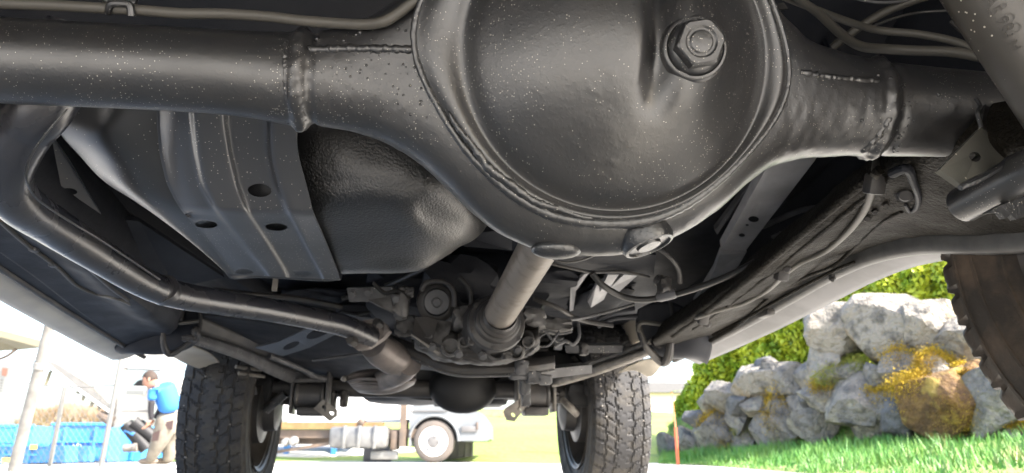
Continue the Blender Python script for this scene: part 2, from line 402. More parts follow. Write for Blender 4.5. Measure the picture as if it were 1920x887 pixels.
for cx in (556,):
    bead('weld_ring', [(cx-6, 70), (cx-4, 110), (cx-2, 150), (cx+2, 190), (cx+4, 225)], .0042, .2, -.002, 4)
    bead('weld_ring', [(cx-22, 75), (cx-22, 120), (cx-20, 170), (cx-14, 215)], .0022, .2, -.0014, 3)
bead('weld_ring', [(1672, 145), (1676, 180), (1668, 220), (1650, 262), (1640, 285)], .0042, .2, -.002, 4)
# spatter beads on the skin
sp = MB()
for px, py in ((675, 62), (668, 66), (645, 77), (697, 78), (747, 61), (761, 65), (592, 70), (855, 10), (890, 284), (600, 186), (1615, 226), (1650, 140), (1757, 178)):
    if px in (890,): continue
    c = front_pt(px, py); sp.add(*sph(c, random.uniform(.0013, .0024), 5))
for k in range(150):
    px = random.gauss(535, 16) if k < 60 else random.uniform(590, 800); py = random.uniform(90, 225)
    c = front_pt(px, py, -.0006); sp.add(*sph(c, random.uniform(.0006, .0015), 4))
for k in range(60):
    px = random.gauss(1690, 16); py = random.uniform(150, 285); c = front_pt(px, py, -.0006); sp.add(*sph(c, random.uniform(.0006, .0015), 4))
sp.build('weld_spatter', MAT['axle_paint'], AXLE, True, None, kind='stuff')

# ---- differential cover
CC = AX(1141, 92, .056); RO = (AX(1485, 140, .056)-CC).length*.975
CX, CU, CN = Vector((1, 0, 0)), UV, NV
OFF = Vector(((AX(1157, 100, .056)-CC).x, 0, (AX(1157, 112, .056)-CC).dot(UV)))
RI = (AX(1432, 130, .056)-AX(1157, 112, .056)).length
prof = [(1.045, -.03, 0), (1.03, -.006, 0), (1.0, .004, 0), (.97, .0055, 0), (.94, .0055, .0), (.90, .008, .15), (.86, .016, .4), (.80, .026, .8), ]
nT = 220
def rim(a):                                                          # the rim is drawn out into two blunt corners where the arms meet it
    dl = abs((a % (2*math.pi))-math.pi); dr = abs((a+.13+math.pi) % (2*math.pi)-math.pi)
    return .912+.095*math.exp(-(dl/.36)**2)+.088*math.exp(-(dr/.36)**2)
def cover_pt(s, a):
    """s: 1 outer edge .. 0 centre"""
    ca, sa = math.cos(a), math.sin(a)
    if s > .8:
        t = (s-.8)/.2; cx, cz = OFF.x*(1-t), OFF.z*(1-t); r_ = RI*1.0+(RO*rim(a)-RI)*t
        h = .004+.012*math.sin(math.pi*min(1, t*1.15))**1.2*(1 if t < .95 else 1)
        h = .003+.0055*math.sin(math.pi*(1-t)**.8)**2+.0055*(1-t)**2*(3-2*(1-t))-.0045*math.exp(-(t/.22)**2)
    else:
        t = s/.8; cx, cz = OFF.x, OFF.z; r_ = RI*t
        h = .058*(1-t*t)**1.15+.0085-.0045*math.exp(-((1-t)/.075)**2)
    x = cx+r_*ca; z = cz+r_*sa*(.97+.03*max(0, (s-.8)/.2))
    return x, z, h
ss = list(np.linspace(1, .8, 26))+list(np.linspace(.8, 0, 80)[1:])
pv = []
for s in ss:
    for k in range(nT): pv.append(cover_pt(s, 2*math.pi*k/nT))
pv = np.array(pv)
def loc(px, py, off=.10): q = AX(px, py, off)-CC; return q.x, q.dot(UV)
gx, _ = loc(1226, 100); _, gz1 = loc(1226, 215); bxx, bzz = loc(1287, 99)
tip = sstep(pv[:, 1], gz1-.014, gz1+.045)
pv[:, 2] += -.021*np.exp(-((pv[:, 0]-gx)/.0135)**2)*tip
rb = np.hypot(pv[:, 0]-bxx, (pv[:, 1]-bzz)*.8)
pv[:, 2] += .007*np.exp(-(rb/.045)**4)*sstep(np.hypot(pv[:, 0]-OFF.x, pv[:, 1]-OFF.z), RI, RI*.93)
p3 = np.array([tuple(CC+CX*a+CU*b+CN*c) for a, b, c in pv])
inside = sstep(np.hypot(pv[:, 0]-OFF.x, pv[:, 1]-OFF.z), RI, RI*.8)
lum = np.exp(-((pv[:, 0]-loc(1130, 250)[0])/.05)**2-((pv[:, 1]-loc(1130, 230)[1])/.05)**2)
dn = fbm(p3*14, 2, 3)*.0009+fbm(p3*55, 3, 5)*.00022*(.15+1.5*lum)+np.maximum(0, vnoise(p3*95, 8)-.55)*.0026*lum
p3 = p3+np.array(tuple(CN))*dn[:, None]
m_ = nT; ff = [(i*m_+j, i*m_+(j+1) % m_, (i+1)*m_+(j+1) % m_, (i+1)*m_+j) for i in range(len(ss)-1) for j in range(m_)]
COVER = mesh('differential_cover', p3, [q[::-1] for q in ff], MAT['axle_paint'], CAR, True)
def dome_h(x, z):
    t = math.hypot(x-OFF.x, z-OFF.z)/RI
    return .058*(1-min(1, t)**2)**1.15+.0085+.007*math.exp(-(math.hypot(x-bxx, (z-bzz)*.8)/.045)**4)
# weld bead round the cover: overlapping ripples
P = []; rr = []
nb = 300
for k in range(nb):
    a = 2*math.pi*k/nb; low = max(0, -math.sin(a)); r_ = RO*rim(a)*(1.0+.004*math.sin(9*a)*low+random.gauss(0, .0008))
    P.append(CC+CX*(r_*math.cos(a))+CU*(r_*math.sin(a))+CN*(.003+.001*low)); rr.append((.0030+.0030*low**3)*random.uniform(.92, 1.08))
P.append(P[0]); rr.append(rr[0])
MB().tube(P, rr, 10, False, 0).build('cover_weld', MAT['axle_rough'], COVER, True, None)
# second, irregular run of weld along the lower left
for a0, a1, ro in ((205, 268, .965),):
    P = []; rr = []
    for k in range(60):
        a = R(a0+(a1-a0)*k/59); e = math.sin(math.pi*k/59)**.5
        r_ = RO*rim(a)*(ro+.006*math.sin(k*.37)); q = cover_pt(1-(1-ro)*.0, a)
        P.append(CC+CX*(r_*math.cos(a))+CU*(r_*math.sin(a))+CN*(.0085 if ro > .95 else .0115)); rr.append(.0045*e*random.uniform(.7, 1.2)+.0004)
    MB().tube(P, rr, 8, True, 0).build('weld_run', MAT['axle_rough'], COVER, True, None)
# paint drips / specks as grit
# fill plug
hx, hz = bxx, bzz; hh = dome_h(hx, hz)
PB = CC+CX*hx+CU*hz+CN*(hh-.002); AXN = (CN+CX*(-.10)+CU*.05).normalized()
w = MB().lathe(PB, AXN, [(a_*.84, b_*.85) for a_, b_ in [(.036, -.006), (.0345, .001), (.0325, .003), (.0305, .003), (.0295, .001), (.0285, .0035), (.027, .0065), (.0245, .0085), (.0225, .0095), (.021, .0115), (0.0001, .0115)]], 48)
w.build('fill_plug', MAT['axle_paint'], COVER, True, 50)
u = (CX*math.cos(R(12))+CU*math.sin(R(12))); u = (u-AXN*u.dot(AXN)).normalized(); ww = AXN.cross(u)
hexm = MB()
def ring6(r_, h, n=6, ch=0):
    r_ *= .86; h *= .85
    out = []
    for k in range(48):
        a = 2*math.pi*k/48; am = (a % (math.pi/3))-math.pi/6; rx = r_*math.cos(math.pi/6)/math.cos(am)
        rx = min(rx, r_*(1-ch)) if ch else rx
        out.append(PB+AXN*h+(u*math.cos(a)+ww*math.sin(a))*rx)
    return out
rings = [ring6(.0255, .008), ring6(.0255, .021), ring6(.0250, .0225, ch=.02), ring6(.0235, .0238, ch=.06), ring6(.0185, .0238, ch=.12), ring6(.0165, .0222, ch=.134), ring6(.014, .0222, ch=.134), ring6(.012, .0236, ch=.134), ring6(.006, .0244, ch=.134), ring6(.0002, .0244, ch=.134)]
vv = [p for r_ in rings for p in r_]; ff = [(i*48+j, i*48+(j+1) % 48, (i+1)*48+(j+1) % 48, (i+1)*48+j) for i in range(len(rings)-1) for j in range(48)]
hexm.add(vv, ff); hexm.build('bolt_head', MAT['axle_paint'], COVER, True, 28)
# drain boss and lug under the housing
DB = AX(1213, 452, .036); dax = (Vector((.30, -.12, -.92))).normalized()
b = MB().lathe(DB-dax*.028, dax, [(.034, -.02), (.032, .0), (.028, .006), (.0275, .018), (.0275, .030), (.0255, .0345), (.0225, .0352), (.0215, .0325), (.013, .0322), (.012, .035), (.0001, .035)], 40)
b.build('drain_boss', MAT['axle_rough'], AXLE, True, 45)
v, f = sph(AX(1043, 468, .028), 1, 12, (.026, .016, .0095)); mesh('casting_lug', v, f, MAT['axle_rough'], AXLE)
MB().tube([AX(1028, 480, .02), AX(1055, 492, .02), AX(1090, 488, .015), AX(1125, 474, .01)], .0012, 8).build('clip_wire', MAT['hose'], AXLE)
# brake line on the axle with its clip
MB().tube([AX(-120, -8, .0)] + [AX(x, y, o_) for x, y, o_ in ((0, 6, .014), (100, 10, .014), (190, 15, .014), (260, 19, .014), (340, 25, .014), (420, 26, .014), (500, 31, .02), (560, 38, .026), (620, 43, .032), (680, 46, .042), (718, 41, .05), (745, 26, .052), (775, 4, .055), (800, -12, .056), (860, -22, .05))], .0050, 12).build('brake_line', MAT['line_lit_tan'], CAR)
cl = MB().tube([AX(x, y, o) for x, y, o in ((200, 6, .004), (203, 22, .014), (208, 8, .021), (226, 6, .022), (243, 10, .021), (247, 30, .019))], [.0036]*6, 10, smooth=4)
cl.box(AX(228, -2, .012), (.028, .006, .012), None, .002)
cl.build('line_clip', MAT['axle_paint'], CAR)
# right end: spring / shock mounting bracket, tubes
q = slab(pts([(1762, 318, .66), (1840, 238, .70), (1897, 292, .70), (1805, 348, .655)]), .006).build('bracket_plate', MAT['plate_olive'], CAR, False, None)
c = V(1828, 294, .678); cut(q, [hole_cutter(c, c-EYE, .0045, .0055, .06)])
slab(pts([(1800, 322, .72), (1838, 290, .72), (1850, 300, .72), (1815, 336, .72)]), .006).build('hole_dark_backing', MAT['black'], CAR, False, None)  # black sheet added behind the plate so its hole looks shaded
MB().tube([V(1840, 238, .70), V(1833, 212, .70), V(1838, 200, .705), V(1830, 185, .71)], .0022, 8).build('bracket_edge', MAT['axle_paint'], CAR)
MB().prism(pts([(1840, 238, .70), (1897, 292, .70), (1925, 215, .74), (1850, 180, .74)]), (0, .004, .001)).build('bracket_web', MAT['axle_paint'], CAR, False, None)
a, b_ = V(1805, 385, .72), V(2010, 275, .60)
MB().tube([a, a.lerp(b_, .02), a.lerp(b_, .5), b_], [.0185, .019, .019, .019], 40, True, 0).build('link_tube', MAT['axle_paint'], CAR, True, 40)
bead2 = MB(); P = [V(1800, 352, .642), V(1830, 338, .645), V(1862, 322, .65), V(1893, 300, .655), V(1925, 285, .66)]; bead2.tube(P, [.003, .004, .0028, .004, .003], 8, smooth=5); bead2.build('link_weld', MAT['axle_rough'], CAR)
lug = MB(); lug.add(*slab(pts([(1850, 400, .66), (1875, 398, .66), (1885, 410, .66), (1896, 402, .66), (1905, 412, .66), (1930, 402, .67), (1930, 360, .67), (1870, 388, .66)]), .006).v and (lambda q: (q.v, q.f))(slab(pts([(1850, 400, .66), (1875, 398, .66), (1885, 410, .66), (1896, 402, .66), (1905, 412, .66), (1930, 402, .67), (1930, 360, .67), (1870, 388, .66)]), .006))); lug.build('link_flange', MAT['axle_rough'], CAR)
# big damper tube upper right with embossed marks
a, b_ = V(1785, -120, .62), V(2015, 225, .60)
DMP = MB().tube([a, b_], .034, 48, True, 0).build('shock_absorber', MAT['warm_black'], CAR, True, 40)
def emboss(txt, px, py, size, d):
    cu = bpy.data.curves.new('marking', 'FONT'); cu.body = txt; cu.size = size; cu.extrude = .0012; cu.align_x = 'LEFT'; cu.resolution_u = 2
    t_ = bpy.data.objects.new('marking', cu); COL.objects.link(t_); bpy.context.view_layer.update()
    me = bpy.data.meshes.new_from_object(t_.evaluated_get(bpy.context.evaluated_depsgraph_get())); bpy.data.objects.remove(t_)
    c_ = V(px, py, d); x_ = (b_-a).normalized(); z_ = (EYE-c_).normalized(); z_ = (z_-x_*z_.dot(x_)).normalized(); y_ = z_.cross(x_)
    o_ = c_+z_*0; ax0 = a+x_*((c_-a).dot(x_)); rad = (c_-ax0); rad = (rad-x_*rad.dot(x_)).normalized(); y_ = rad.cross(x_)
    M_ = Matrix((x_, y_, rad)).transposed().to_4x4(); M_.translation = ax0+rad*.0335
    me.transform(M_); me.materials.clear(); me.materials.append(MAT['warm_black'])
    o2 = bpy.data.objects.new('embossed_marking', me); COL.objects.link(o2); setp(o2, DMP)
emboss('A5 98', 1832, 6, .014, .585); emboss('0 8 OO', 1852, -4, .012, .583); emboss('H M', 1862, 66, .012, .585)
# hoses upper right
MB().tube(pts([(1440, -60, .95), (1490, -8, .95), (1535, 25, .93), (1575, 62, .9), (1612, 86, .87), (1660, 92, .84), (1720, 95, .82), (1790, 98, .80), (1860, 112, .78), (1910, 125, .78)]), .0060, 14).build('hose', MAT['line_lit_tan'], CAR)
MB().tube(pts([(1400, -40, .98), (1470, -6, .97), (1540, 22, .96), (1600, 44, .93), (1650, 57, .9), (1720, 64, .88), (1790, 78, .86), (1850, 105, .84)]), .0050, 14).build('hose', MAT['line_lit_tan'], CAR)
MB().tube(pts([(1560, 90, 1.05), (1610, 52, 1.03), (1660, 22, 1.02), (1730, -5, 1.0), (1800, -25, 1.0)]), .0065, 14).build('hose', MAT['line_lit_tan'], CAR)
MB().tube(pts([(1640, 48, .92), (1690, 30, .92), (1740, 22, .92), (1800, 22, .9), (1850, 40, .88)]), .0018, 10).build('cable', MAT['hose'], CAR)
MB().tube(pts([(1590, -6, 1.0), (1640, 4, 1.0), (1690, 2, 1.0), (1740, -12, 1.0)]), .0022, 10).build('cable', MAT['rail_grey'], CAR)
slab(pts([(1590, 2, 1.15), (1612, 0, 1.15), (1580, 75, 1.12), (1556, 92, 1.1), (1548, 70, 1.12)]), .01).build('hose_bracket', MAT['floor_paint_hazed'], CAR, False, None)
slab(pts([(1430, 12, 1.0), (1470, 5, 1.0), (1478, 16, 1.0), (1440, 22, 1.0)]), .006).build('hose_bracket', MAT['dark_steel'], CAR, False, None)
slab(pts([(1780, 40, .9), (1810, 25, .9), (1842, 50, .88), (1825, 60, .88), (1800, 58, .89)]), .004).build('hose_bracket', MAT['dark_steel'], CAR, False, None)

# ---- fuel tank and its guard
def GP(px, py, d, dd): return V(px, py, d+dd)
R_ = [ # (row) y-offset per column is in the pixel list itself
 [(120, 190, .80), (200, 190, .79), (290, 195, .80), (370, 200, .82), (430, 205, .83), (500, 215, .84), (560, 222, .85)],
 [(110, 240, .82), (190, 250, .80), (280, 262, .815), (365, 262, .835), (432, 265, .84), (500, 270, .85), (558, 275, .86)],
 [(150, 290, .86), (215, 310, .835), (290, 335, .84), (374, 335, .855), (440, 338, .86), (510, 340, .865), (572, 344, .875)],
 [(205, 345, .90), (255, 368, .87), (320, 392, .875), (395, 393, .88), (462, 395, .885), (532, 396, .89), (586, 398, .895)],
 [(300, 400, .97), (330, 430, .95), (375, 455, .975), (432, 448, .98), (494, 448, .99), (560, 450, .995), (606, 450, 1.0)],
 [(410, 470, 1.09), (410, 488, 1.08), (425, 508, 1.10), (474, 505, 1.10), (530, 508, 1.11), (590, 512, 1.115), (634, 512, 1.12)],
 [(440, 505, 1.18), (436, 512, 1.16), (440, 520, 1.13), (486, 518, 1.13), (540, 520, 1.14), (602, 523, 1.145), (640, 521, 1.15)],
 [(450, 480, 1.30), (450, 480, 1.30), (460, 480, 1.30), (500, 480, 1.3), (550, 480, 1.30), (610, 480, 1.3), (650, 480, 1.3)]]
A = catgrid([[V(x, y, d+.02) for x, y, d in r_] for r_ in R_], 12, 10)
TANK = gridmesh('fuel_tank', A, MAT['tank_metal'], CAR, .003)
# guard plate: columns with pressed channels
edge = {200: (296, 360, 420, 506, 552), 240: (296, 363, 423, 506, 554), 290: (300, 369, 431, 507, 560), 345: (313, 380, 444, 520, 575), 395: (338, 405, 463, 541, 588), 450: (385, 448, 500, 570, 612), 500: (424, 490, 531, 597, 632), 519: (438, 505, 541, 607, 638)}
dep = {200: .785, 240: .80, 290: .825, 345: .85, 395: .872, 450: .985, 500: 1.075, 519: 1.105}
def gpoint(t, row):
    e = edge[row]; k = int(min(3, t)); f_ = t-k; x = e[k]*(1-f_)+e[k+1]*f_
    return x
cols = []
for k in range(4):
    seg = [0, .02, .05, .10, .2, .35, .5, .65, .8, .9, .95, .98]
    cols += [k+s_ for s_ in seg]
cols.append(3.999)
def prof_h(t):                                                      # + = towards camera
    h = 0
    for e0 in (1, 3): h += (.014*(1/(1+math.exp(-(t-e0)*24))))
    h -= .014*(1/(1+math.exp(-(t-2)*30)))
    h += .003*math.exp(-((t-.0)/.05)**2)
    return h
rows = []
ks = sorted(edge)
# interpolate rows densely with rounded bend
yy = np.concatenate([np.linspace(200, 385, 22), np.linspace(386, 406, 10), np.linspace(412, 519, 22)])
E_ = np.array([edge[k] for k in ks], float); D_ = np.array([dep[k] for k in ks])
def ipc(y, arr):
    return np.interp(y, ks, arr)
for y in yy:
    e = [np.mean([ipc(y+o, E_[:, c]) for o in (-8, -4, 0, 4, 8)]) for c in range(5)]; d = np.mean([ipc(y+o, D_) for o in (-6, -3, 0, 3, 6)])
    r_ = []
    for t in cols:
        k = int(min(3, t)); f_ = t-k; x = e[k]*(1-f_)+e[k+1]*f_
        bow = .030*max(0, 1-t/1.0)**2*(1 if y < 410 else .5)
        yo = (2.5*(t-2)) if y > 380 else 1.5*(t-2)
        r_.append(V(x, y+yo, d-prof_h(t)+bow+.01*(t-2)))
    rows.append(r_)
# returned lip
rows.append([p+Vector((0, .012, .012)) for p in rows[-1]])
GUARD = gridmesh('tank_guard', np.array([[tuple(p) for p in r_] for r_ in rows]), MAT['strap_metal'], TANK, .0025)
bake(GUARD)
hc = []
for px, py, rx, ry, d in ((487, 357, 21, 12.5, .86), (386, 421, 19.5, 7, .935), (518, 426, 19.5, 7, .95), (458, 510, 16, 5, 1.09), (567, 514, 15, 5, 1.10)):
    c = V(px, py, d); a_ = c-EYE
    hc.append(hole_cutter(c, a_, rx/F*d, ry/F*d, .2, u=Vector((1, 0, 0))))
cut(GUARD, hc)
# right half of the tank (textured)
R2 = [
 [(540, 205, .90), (600, 215, .90), (680, 225, .90), (760, 240, .91), (830, 260, .93), (880, 290, .97), (905, 320, 1.05)],
 [(552, 262, .90), (610, 268, .895), (690, 275, .895), (765, 290, .90), (830, 320, .92), (885, 345, .97), (915, 370, 1.05)],
 [(570, 330, .905), (625, 332, .90), (700, 335, .895), (770, 345, .90), (812, 365, .915), (880, 395, .98), (915, 410, 1.07)],
 [(588, 395, .925), (640, 385, .915), (710, 380, .91), (765, 390, .915), (800, 400, .94), (870, 420, 1.0), (905, 432, 1.08)],
 [(606, 450, 1.01), (655, 440, .99), (720, 432, .975), (775, 435, .97), (812, 440, .985), (858, 446, 1.03), (885, 450, 1.10)],
 [(630, 495, 1.08), (675, 488, 1.06), (730, 480, 1.05), (778, 480, 1.05), (812, 475, 1.06), (835, 470, 1.08), (860, 462, 1.12)],
 [(640, 512, 1.13), (685, 511, 1.12), (735, 511, 1.11), (775, 508, 1.11), (800, 500, 1.12), (820, 488, 1.14), (840, 475, 1.18)],
 [(650, 490, 1.22), (690, 490, 1.22), (735, 490, 1.22), (775, 490, 1.22), (800, 480, 1.22), (820, 470, 1.22), (830, 460, 1.24)]]
A = catgrid([pts(r_) for r_ in R2], 14, 12)
A[..., 1] -= fbm(A*90, 2)*.0005
gridmesh('tank_half', A, MAT['tank_tar'], TANK, .003)
MB().box(V(516, 530, 1.2), (.008, .008, .03)).build('tank_stud', MAT['bracket_tan'], TANK)

# ---- exhaust
ex = [(150, 60, .70), (85, 190, .69), (45, 240, .70), (18, 290, .71), (8, 335, .73), (35, 380, .77), (100, 425, .85), (180, 476, .94), (270, 530, 1.05), (330, 552, 1.12), (420, 568, 1.22), (520, 584, 1.33), (600, 600, 1.43), (650, 612, 1.49), (695, 632, 1.56)]
EXH = MB().tube(pts(ex), [.030, .0285, .028, .027, .026, .025, .0245, .0235, .0225, .0225, .0225, .0225, .0225, .0235, .0245], 28, True, 8).build('exhaust_pipe', MAT['pipe_paint'], CAR)
seam = [(127, 203, .66), (92, 243, .66), (62, 285, .665), (52, 310, .67), (52, 338, .68), (72, 372, .72), (130, 412, .80), (200, 455, .88), (300, 522, 1.03)]
MB().tube([V(x-1, y+2, d+.018) for x, y, d in seam], [.0007, .0012, .0012, .0014, .0014, .0012, .0014, .0015, .0018], 8).build('pipe_seam', MAT['axle_rough'], EXH)
MB().tube([V(305, 540, 1.085), V(312, 548, 1.10)], [.0235, .0235], 28, True, 0).build('pipe_joint_weld', MAT['pipe_paint'], EXH)
# flange
pf = V(688, 632, 1.55); fd = (V(760, 690, 1.70)-V(650, 612, 1.49)).normalized()
fl = [(640, 618, 1.52), (652, 606, 1.53), (700, 598, 1.56), (722, 606, 1.58), (730, 620, 1.58), (718, 634, 1.57), (690, 652, 1.54), (668, 655, 1.52), (650, 642, 1.51)]
FL = MB().prism(pts(fl), fd*.012).build('exhaust_flange', MAT['rusty_steel'], EXH, False, None)
for px, py, d in ((708, 606, 1.54), (660, 640, 1.49)):
    MB().lathe(V(px, py, d), -fd, [(.011, -.01), (.011, .006), (.009, .009), (.0001, .009)], 6).build('bolt', MAT['dark_steel'], EXH, False)
MB().tube(pts([(700, 645, 1.62), (716, 658, 1.65), (738, 672, 1.69), (764, 687, 1.74)]), [.034, .040, .041, .028], 28, True, 6).build('exhaust_silencer', MAT['rusty_steel'], CAR)
MB().tube(pts([(768, 682, 1.69), (752, 700, 1.76), (728, 712, 1.86), (705, 716, 1.95)]), [.030, .027, .026, .03], 20).build('exhaust_elbow', MAT['rusty_steel'], CAR)
rows = [[(645, 708, 1.92), (665, 697, 1.93), (700, 692, 1.95), (740, 696, 1.95), (765, 700, 1.94), (780, 703, 1.93)],
        [(652, 716, 1.90), (675, 712, 1.88), (705, 712, 1.87), (740, 712, 1.87), (762, 712, 1.88), (780, 712, 1.90)],
        [(664, 728, 1.92), (688, 726, 1.88), (712, 726, 1.87), (740, 724, 1.87), (760, 720, 1.88), (778, 715, 1.91)],
        [(675, 736, 1.98), (695, 738, 1.95), (715, 739, 1.94), (738, 736, 1.94), (758, 730, 1.95), (776, 720, 1.97)]]
A = catgrid([pts(r_) for r_ in rows], 6, 8); A[..., 1] += .004*np.sin(np.arange(A.shape[0])*1.6)[:, None]
HS = gridmesh('heat_shield', A, MAT['rusty_steel'], CAR, .003)
MB().add(*sph(V(645, 710, 1.9), .009, 6)).build('shield_bolt', MAT['bracket_tan'], HS)

# ---- propeller shaft and transfer case
s0, s1 = V(1035, 420, .98), V(938, 588, 1.36)
SH = MB().tube([s0, s1], .0315, 40, True, 0).build('propeller_shaft', MAT['shaft'], CAR, True, 40)
ax = (s1-s0).normalized(); o = V(935, 598, 1.38)
SHF = MB().lathe(o, ax, [(.0325, -.03), (.0345, -.024), (.0345, -.012), (.040, -.008), (.041, .002), (.045, .004), (.048, .010), (.048, .016), (.058, .020), (.060, .026), (.060, .034), (.04, .05), (.04, .08)], 44).build('shaft_flange', MAT['dark_steel'], SH, True, 35)
GB = MB().lathe(o, Vector((-.05, 1, .06)), [(.050, .03), (.056, .04), (.056, .055), (.046, .065), (.06, .09), (.065, .14), (.065, .26), (.05, .4)], 40).build('transfer_case', MAT['dark_steel'], CAR, True, 40)
for k in range(6):
    a_ = k*math.pi/3+.4; u = ax.orthogonal().normalized(); w_ = ax.cross(u); c = o+ax*.022+(u*math.cos(a_)+w_*math.sin(a_))*.053
    MB().lathe(c, -ax, [(.007, -.006), (.007, .004), (.0001, .005)], 6).build('bolt', MAT['dark_steel'], SH, False)
def lump(name, l, m, parent=CAR, n=3, seed=0, rough=.10):
    for px, py, d, rx, ry, rz in l:
        bm = bmesh.new(); r_ = bmesh.ops.create_icosphere(bm, subdivisions=n, radius=1); c = V(px, py, d)
        for q in r_['verts']:
            p = q.co.copy(); k = 1+rough*(mnoise.noise(p*2.2+Vector((px*.1, py*.1, seed))))
            m_ax = max(abs(p.x), abs(p.y), abs(p.z)); k = (1+(k-1)*.35)*(1/m_ax)**.85*.78                      # boxy casting rather than a ball
            q.co = Vector((p.x*rx*k, p.y*ry*k, p.z*rz*k))+c
        me = bpy.data.meshes.new(name); bm.to_mesh(me); bm.free(); me.materials.append(m); me.polygons.foreach_set('use_smooth', [True]*len(me.polygons))
        me.set_sharp_from_angle(angle=R(30))
        o_ = bpy.data.objects.new(name, me); COL.objects.link(o_); setp(o_, parent)
# cast lower case with ribs and bolts
rows = []
for k, (dy, dd) in enumerate(((-46, .06), (-26, 0), (-6, -.02), (8, .0), (12, .08))):
    rows.append([V(x, y+dy, 1.52+dd) for x, y in ((778, 640), (800, 652), (822, 662), (850, 668), (880, 670), (905, 672), (935, 672), (965, 664), (990, 655), (1010, 640))])
A = catgrid(rows, 7, 6); A[..., 1] -= .010*np.abs(fbm(A*28, 3)); A[..., 2] += .004*fbm(A*50, 2)
gridmesh('gearbox_casing', A, MAT['cast_alu'], CAR, .004)
for px, py, r_ in ((845, 650, .020), (905, 653, .013), (932, 655, .024), (968, 660, .016), (870, 640, .012), (990, 640, .013)):
    c = V(px, py, 1.48); MB().lathe(c, (-.05, -1, -.5), [(r_*1.25, -.03), (r_*1.2, .0), (r_, .006), (r_*.75, .006), (r_*.7, -.004), (.0001, -.004)], 24).build('case_boss', MAT['cast_alu'], CAR)
c = V(819, 566, 1.50)
MB().lathe(c, (.0, -1, -.35), [(.029, -.03), (.0285, 0), (.027, .004), (.012, .004), (.011, .001), (.009, .001), (.008, .006), (.0001, .007)], 36).build('mount_bush', MAT['rail_grey'], CAR, True, 35)
MB().lathe(c+Vector((0, .02, 0)), (.0, -1, -.35), [(.045, -.05), (.043, 0), (.034, .006), (.028, .006)], 30).build('mount_housing', MAT['dark_steel'], CAR, True, 35)
slab(pts([(778, 594, 1.50), (802, 594, 1.5), (820, 600, 1.5), (812, 652, 1.47), (772, 628, 1.47)]), .02).build('mount_plate', MAT['dark_steel'], CAR, False, None)
slab(pts([(770, 628, 1.465), (774, 628, 1.465), (826, 662, 1.465), (822, 667, 1.465)]), .006).build('mount_lip', MAT['bracket_tan'], CAR, False, None)
slab(pts([(820, 600, 1.5), (850, 604, 1.5), (832, 650, 1.47), (812, 640, 1.47)]), .015).build('mount_rib', MAT['cast_alu'], CAR, False, None)
slab(pts([(650, 540, 1.5), (735, 538, 1.5), (738, 560, 1.5), (700, 566, 1.5), (655, 566, 1.5)]), .03).build('gearbox_bracket', MAT['rail_grey'], CAR, False, None)
slab(pts([(690, 562, 1.49), (732, 556, 1.49), (748, 584, 1.49), (738, 586, 1.48)]), .02).build('gearbox_bracket', MAT['cast_alu'], CAR, False, None)
lump('gearbox_fitting', [(752, 575, 1.5, .022, .03, .035), (758, 552, 1.52, .018, .03, .02), (768, 548, 1.5, .012, .02, .012)], MAT['cast_alu'], rough=.5)
lump('gearbox', [(800, 560, 1.9, .20, .30, .10), (860, 560, 1.75, .12, .22, .10), (930, 560, 1.9, .15, .28, .12), (820, 640, 2.2, .22, .35, .09)], MAT['floor_paint_hazed'], rough=.3)
# wiring and small fittings beside the case
for l, r_ in (([(1000, 630, 1.55), (1008, 618, 1.55), (1022, 622, 1.55), (1034, 636, 1.55), (1050, 642, 1.55)], .003), ([(1003, 648, 1.55), (1012, 632, 1.55), (1030, 622, 1.55), (1050, 626, 1.55), (1072, 622, 1.56)], .0028),
              ([(1010, 650, 1.54), (1028, 648, 1.54), (1040, 634, 1.54), (1048, 622, 1.55)], .0028), ([(1040, 650, 1.55), (1060, 640, 1.55), (1075, 646, 1.55), (1086, 630, 1.56), (1084, 606, 1.58)], .004),
              ([(985, 668, 1.5), (1000, 655, 1.5), (1010, 640, 1.5), (1000, 622, 1.52)], .0035), ([(970, 640, 1.5), (982, 655, 1.5), (995, 650, 1.5)], .004)):
    MB().tube(pts(l), r_, 8).build('wiring', MAT['rail_grey'], CAR)
lump('linkage', [(978, 690, 1.62, .02, .02, .022), (974, 706, 1.62, .03, .02, .01), (984, 722, 1.64, .016, .02, .03), (986, 744, 1.66, .014, .02, .03), (1000, 708, 1.62, .022, .02, .018), (1022, 712, 1.62, .02, .02, .015)], MAT['rail_grey'], rough=.6)
lump('drop_bracket', [(1094, 655, 1.6, .012, .02, .018)], MAT['dark_steel'], rough=.5)
# gearbox crossmember
cr = [(730, 640, 1.72), (770, 656, 1.70), (810, 676, 1.68), (860, 690, 1.68), (930, 690, 1.69), (1000, 686, 1.70), (1040, 680, 1.72)]
cmA = [[V(x, y-13, d) for x, y, d in cr], [V(x, y, d-.02) for x, y, d in cr], [V(x, y+12, d) for x, y, d in cr], [V(x, y+14, d+.02) for x, y, d in cr], [V(x, y-12, d+.10) for x, y, d in cr]]
gridmesh('crossmember', catgrid(cmA, 8, 4), MAT['dark_steel'], CAR, .004)
MB().tube([V(x, y+14, d-.004) for x, y, d in cr], .0028, 8).build('crossmember_lip', MAT['rail_grey'], CAR)
slab(pts([(1010, 694, 1.75), (1110, 684, 1.85), (1110, 700, 1.85), (1012, 712, 1.75)]), .05).build('crossmember_end', MAT['rail_grey'], CAR, False, None)

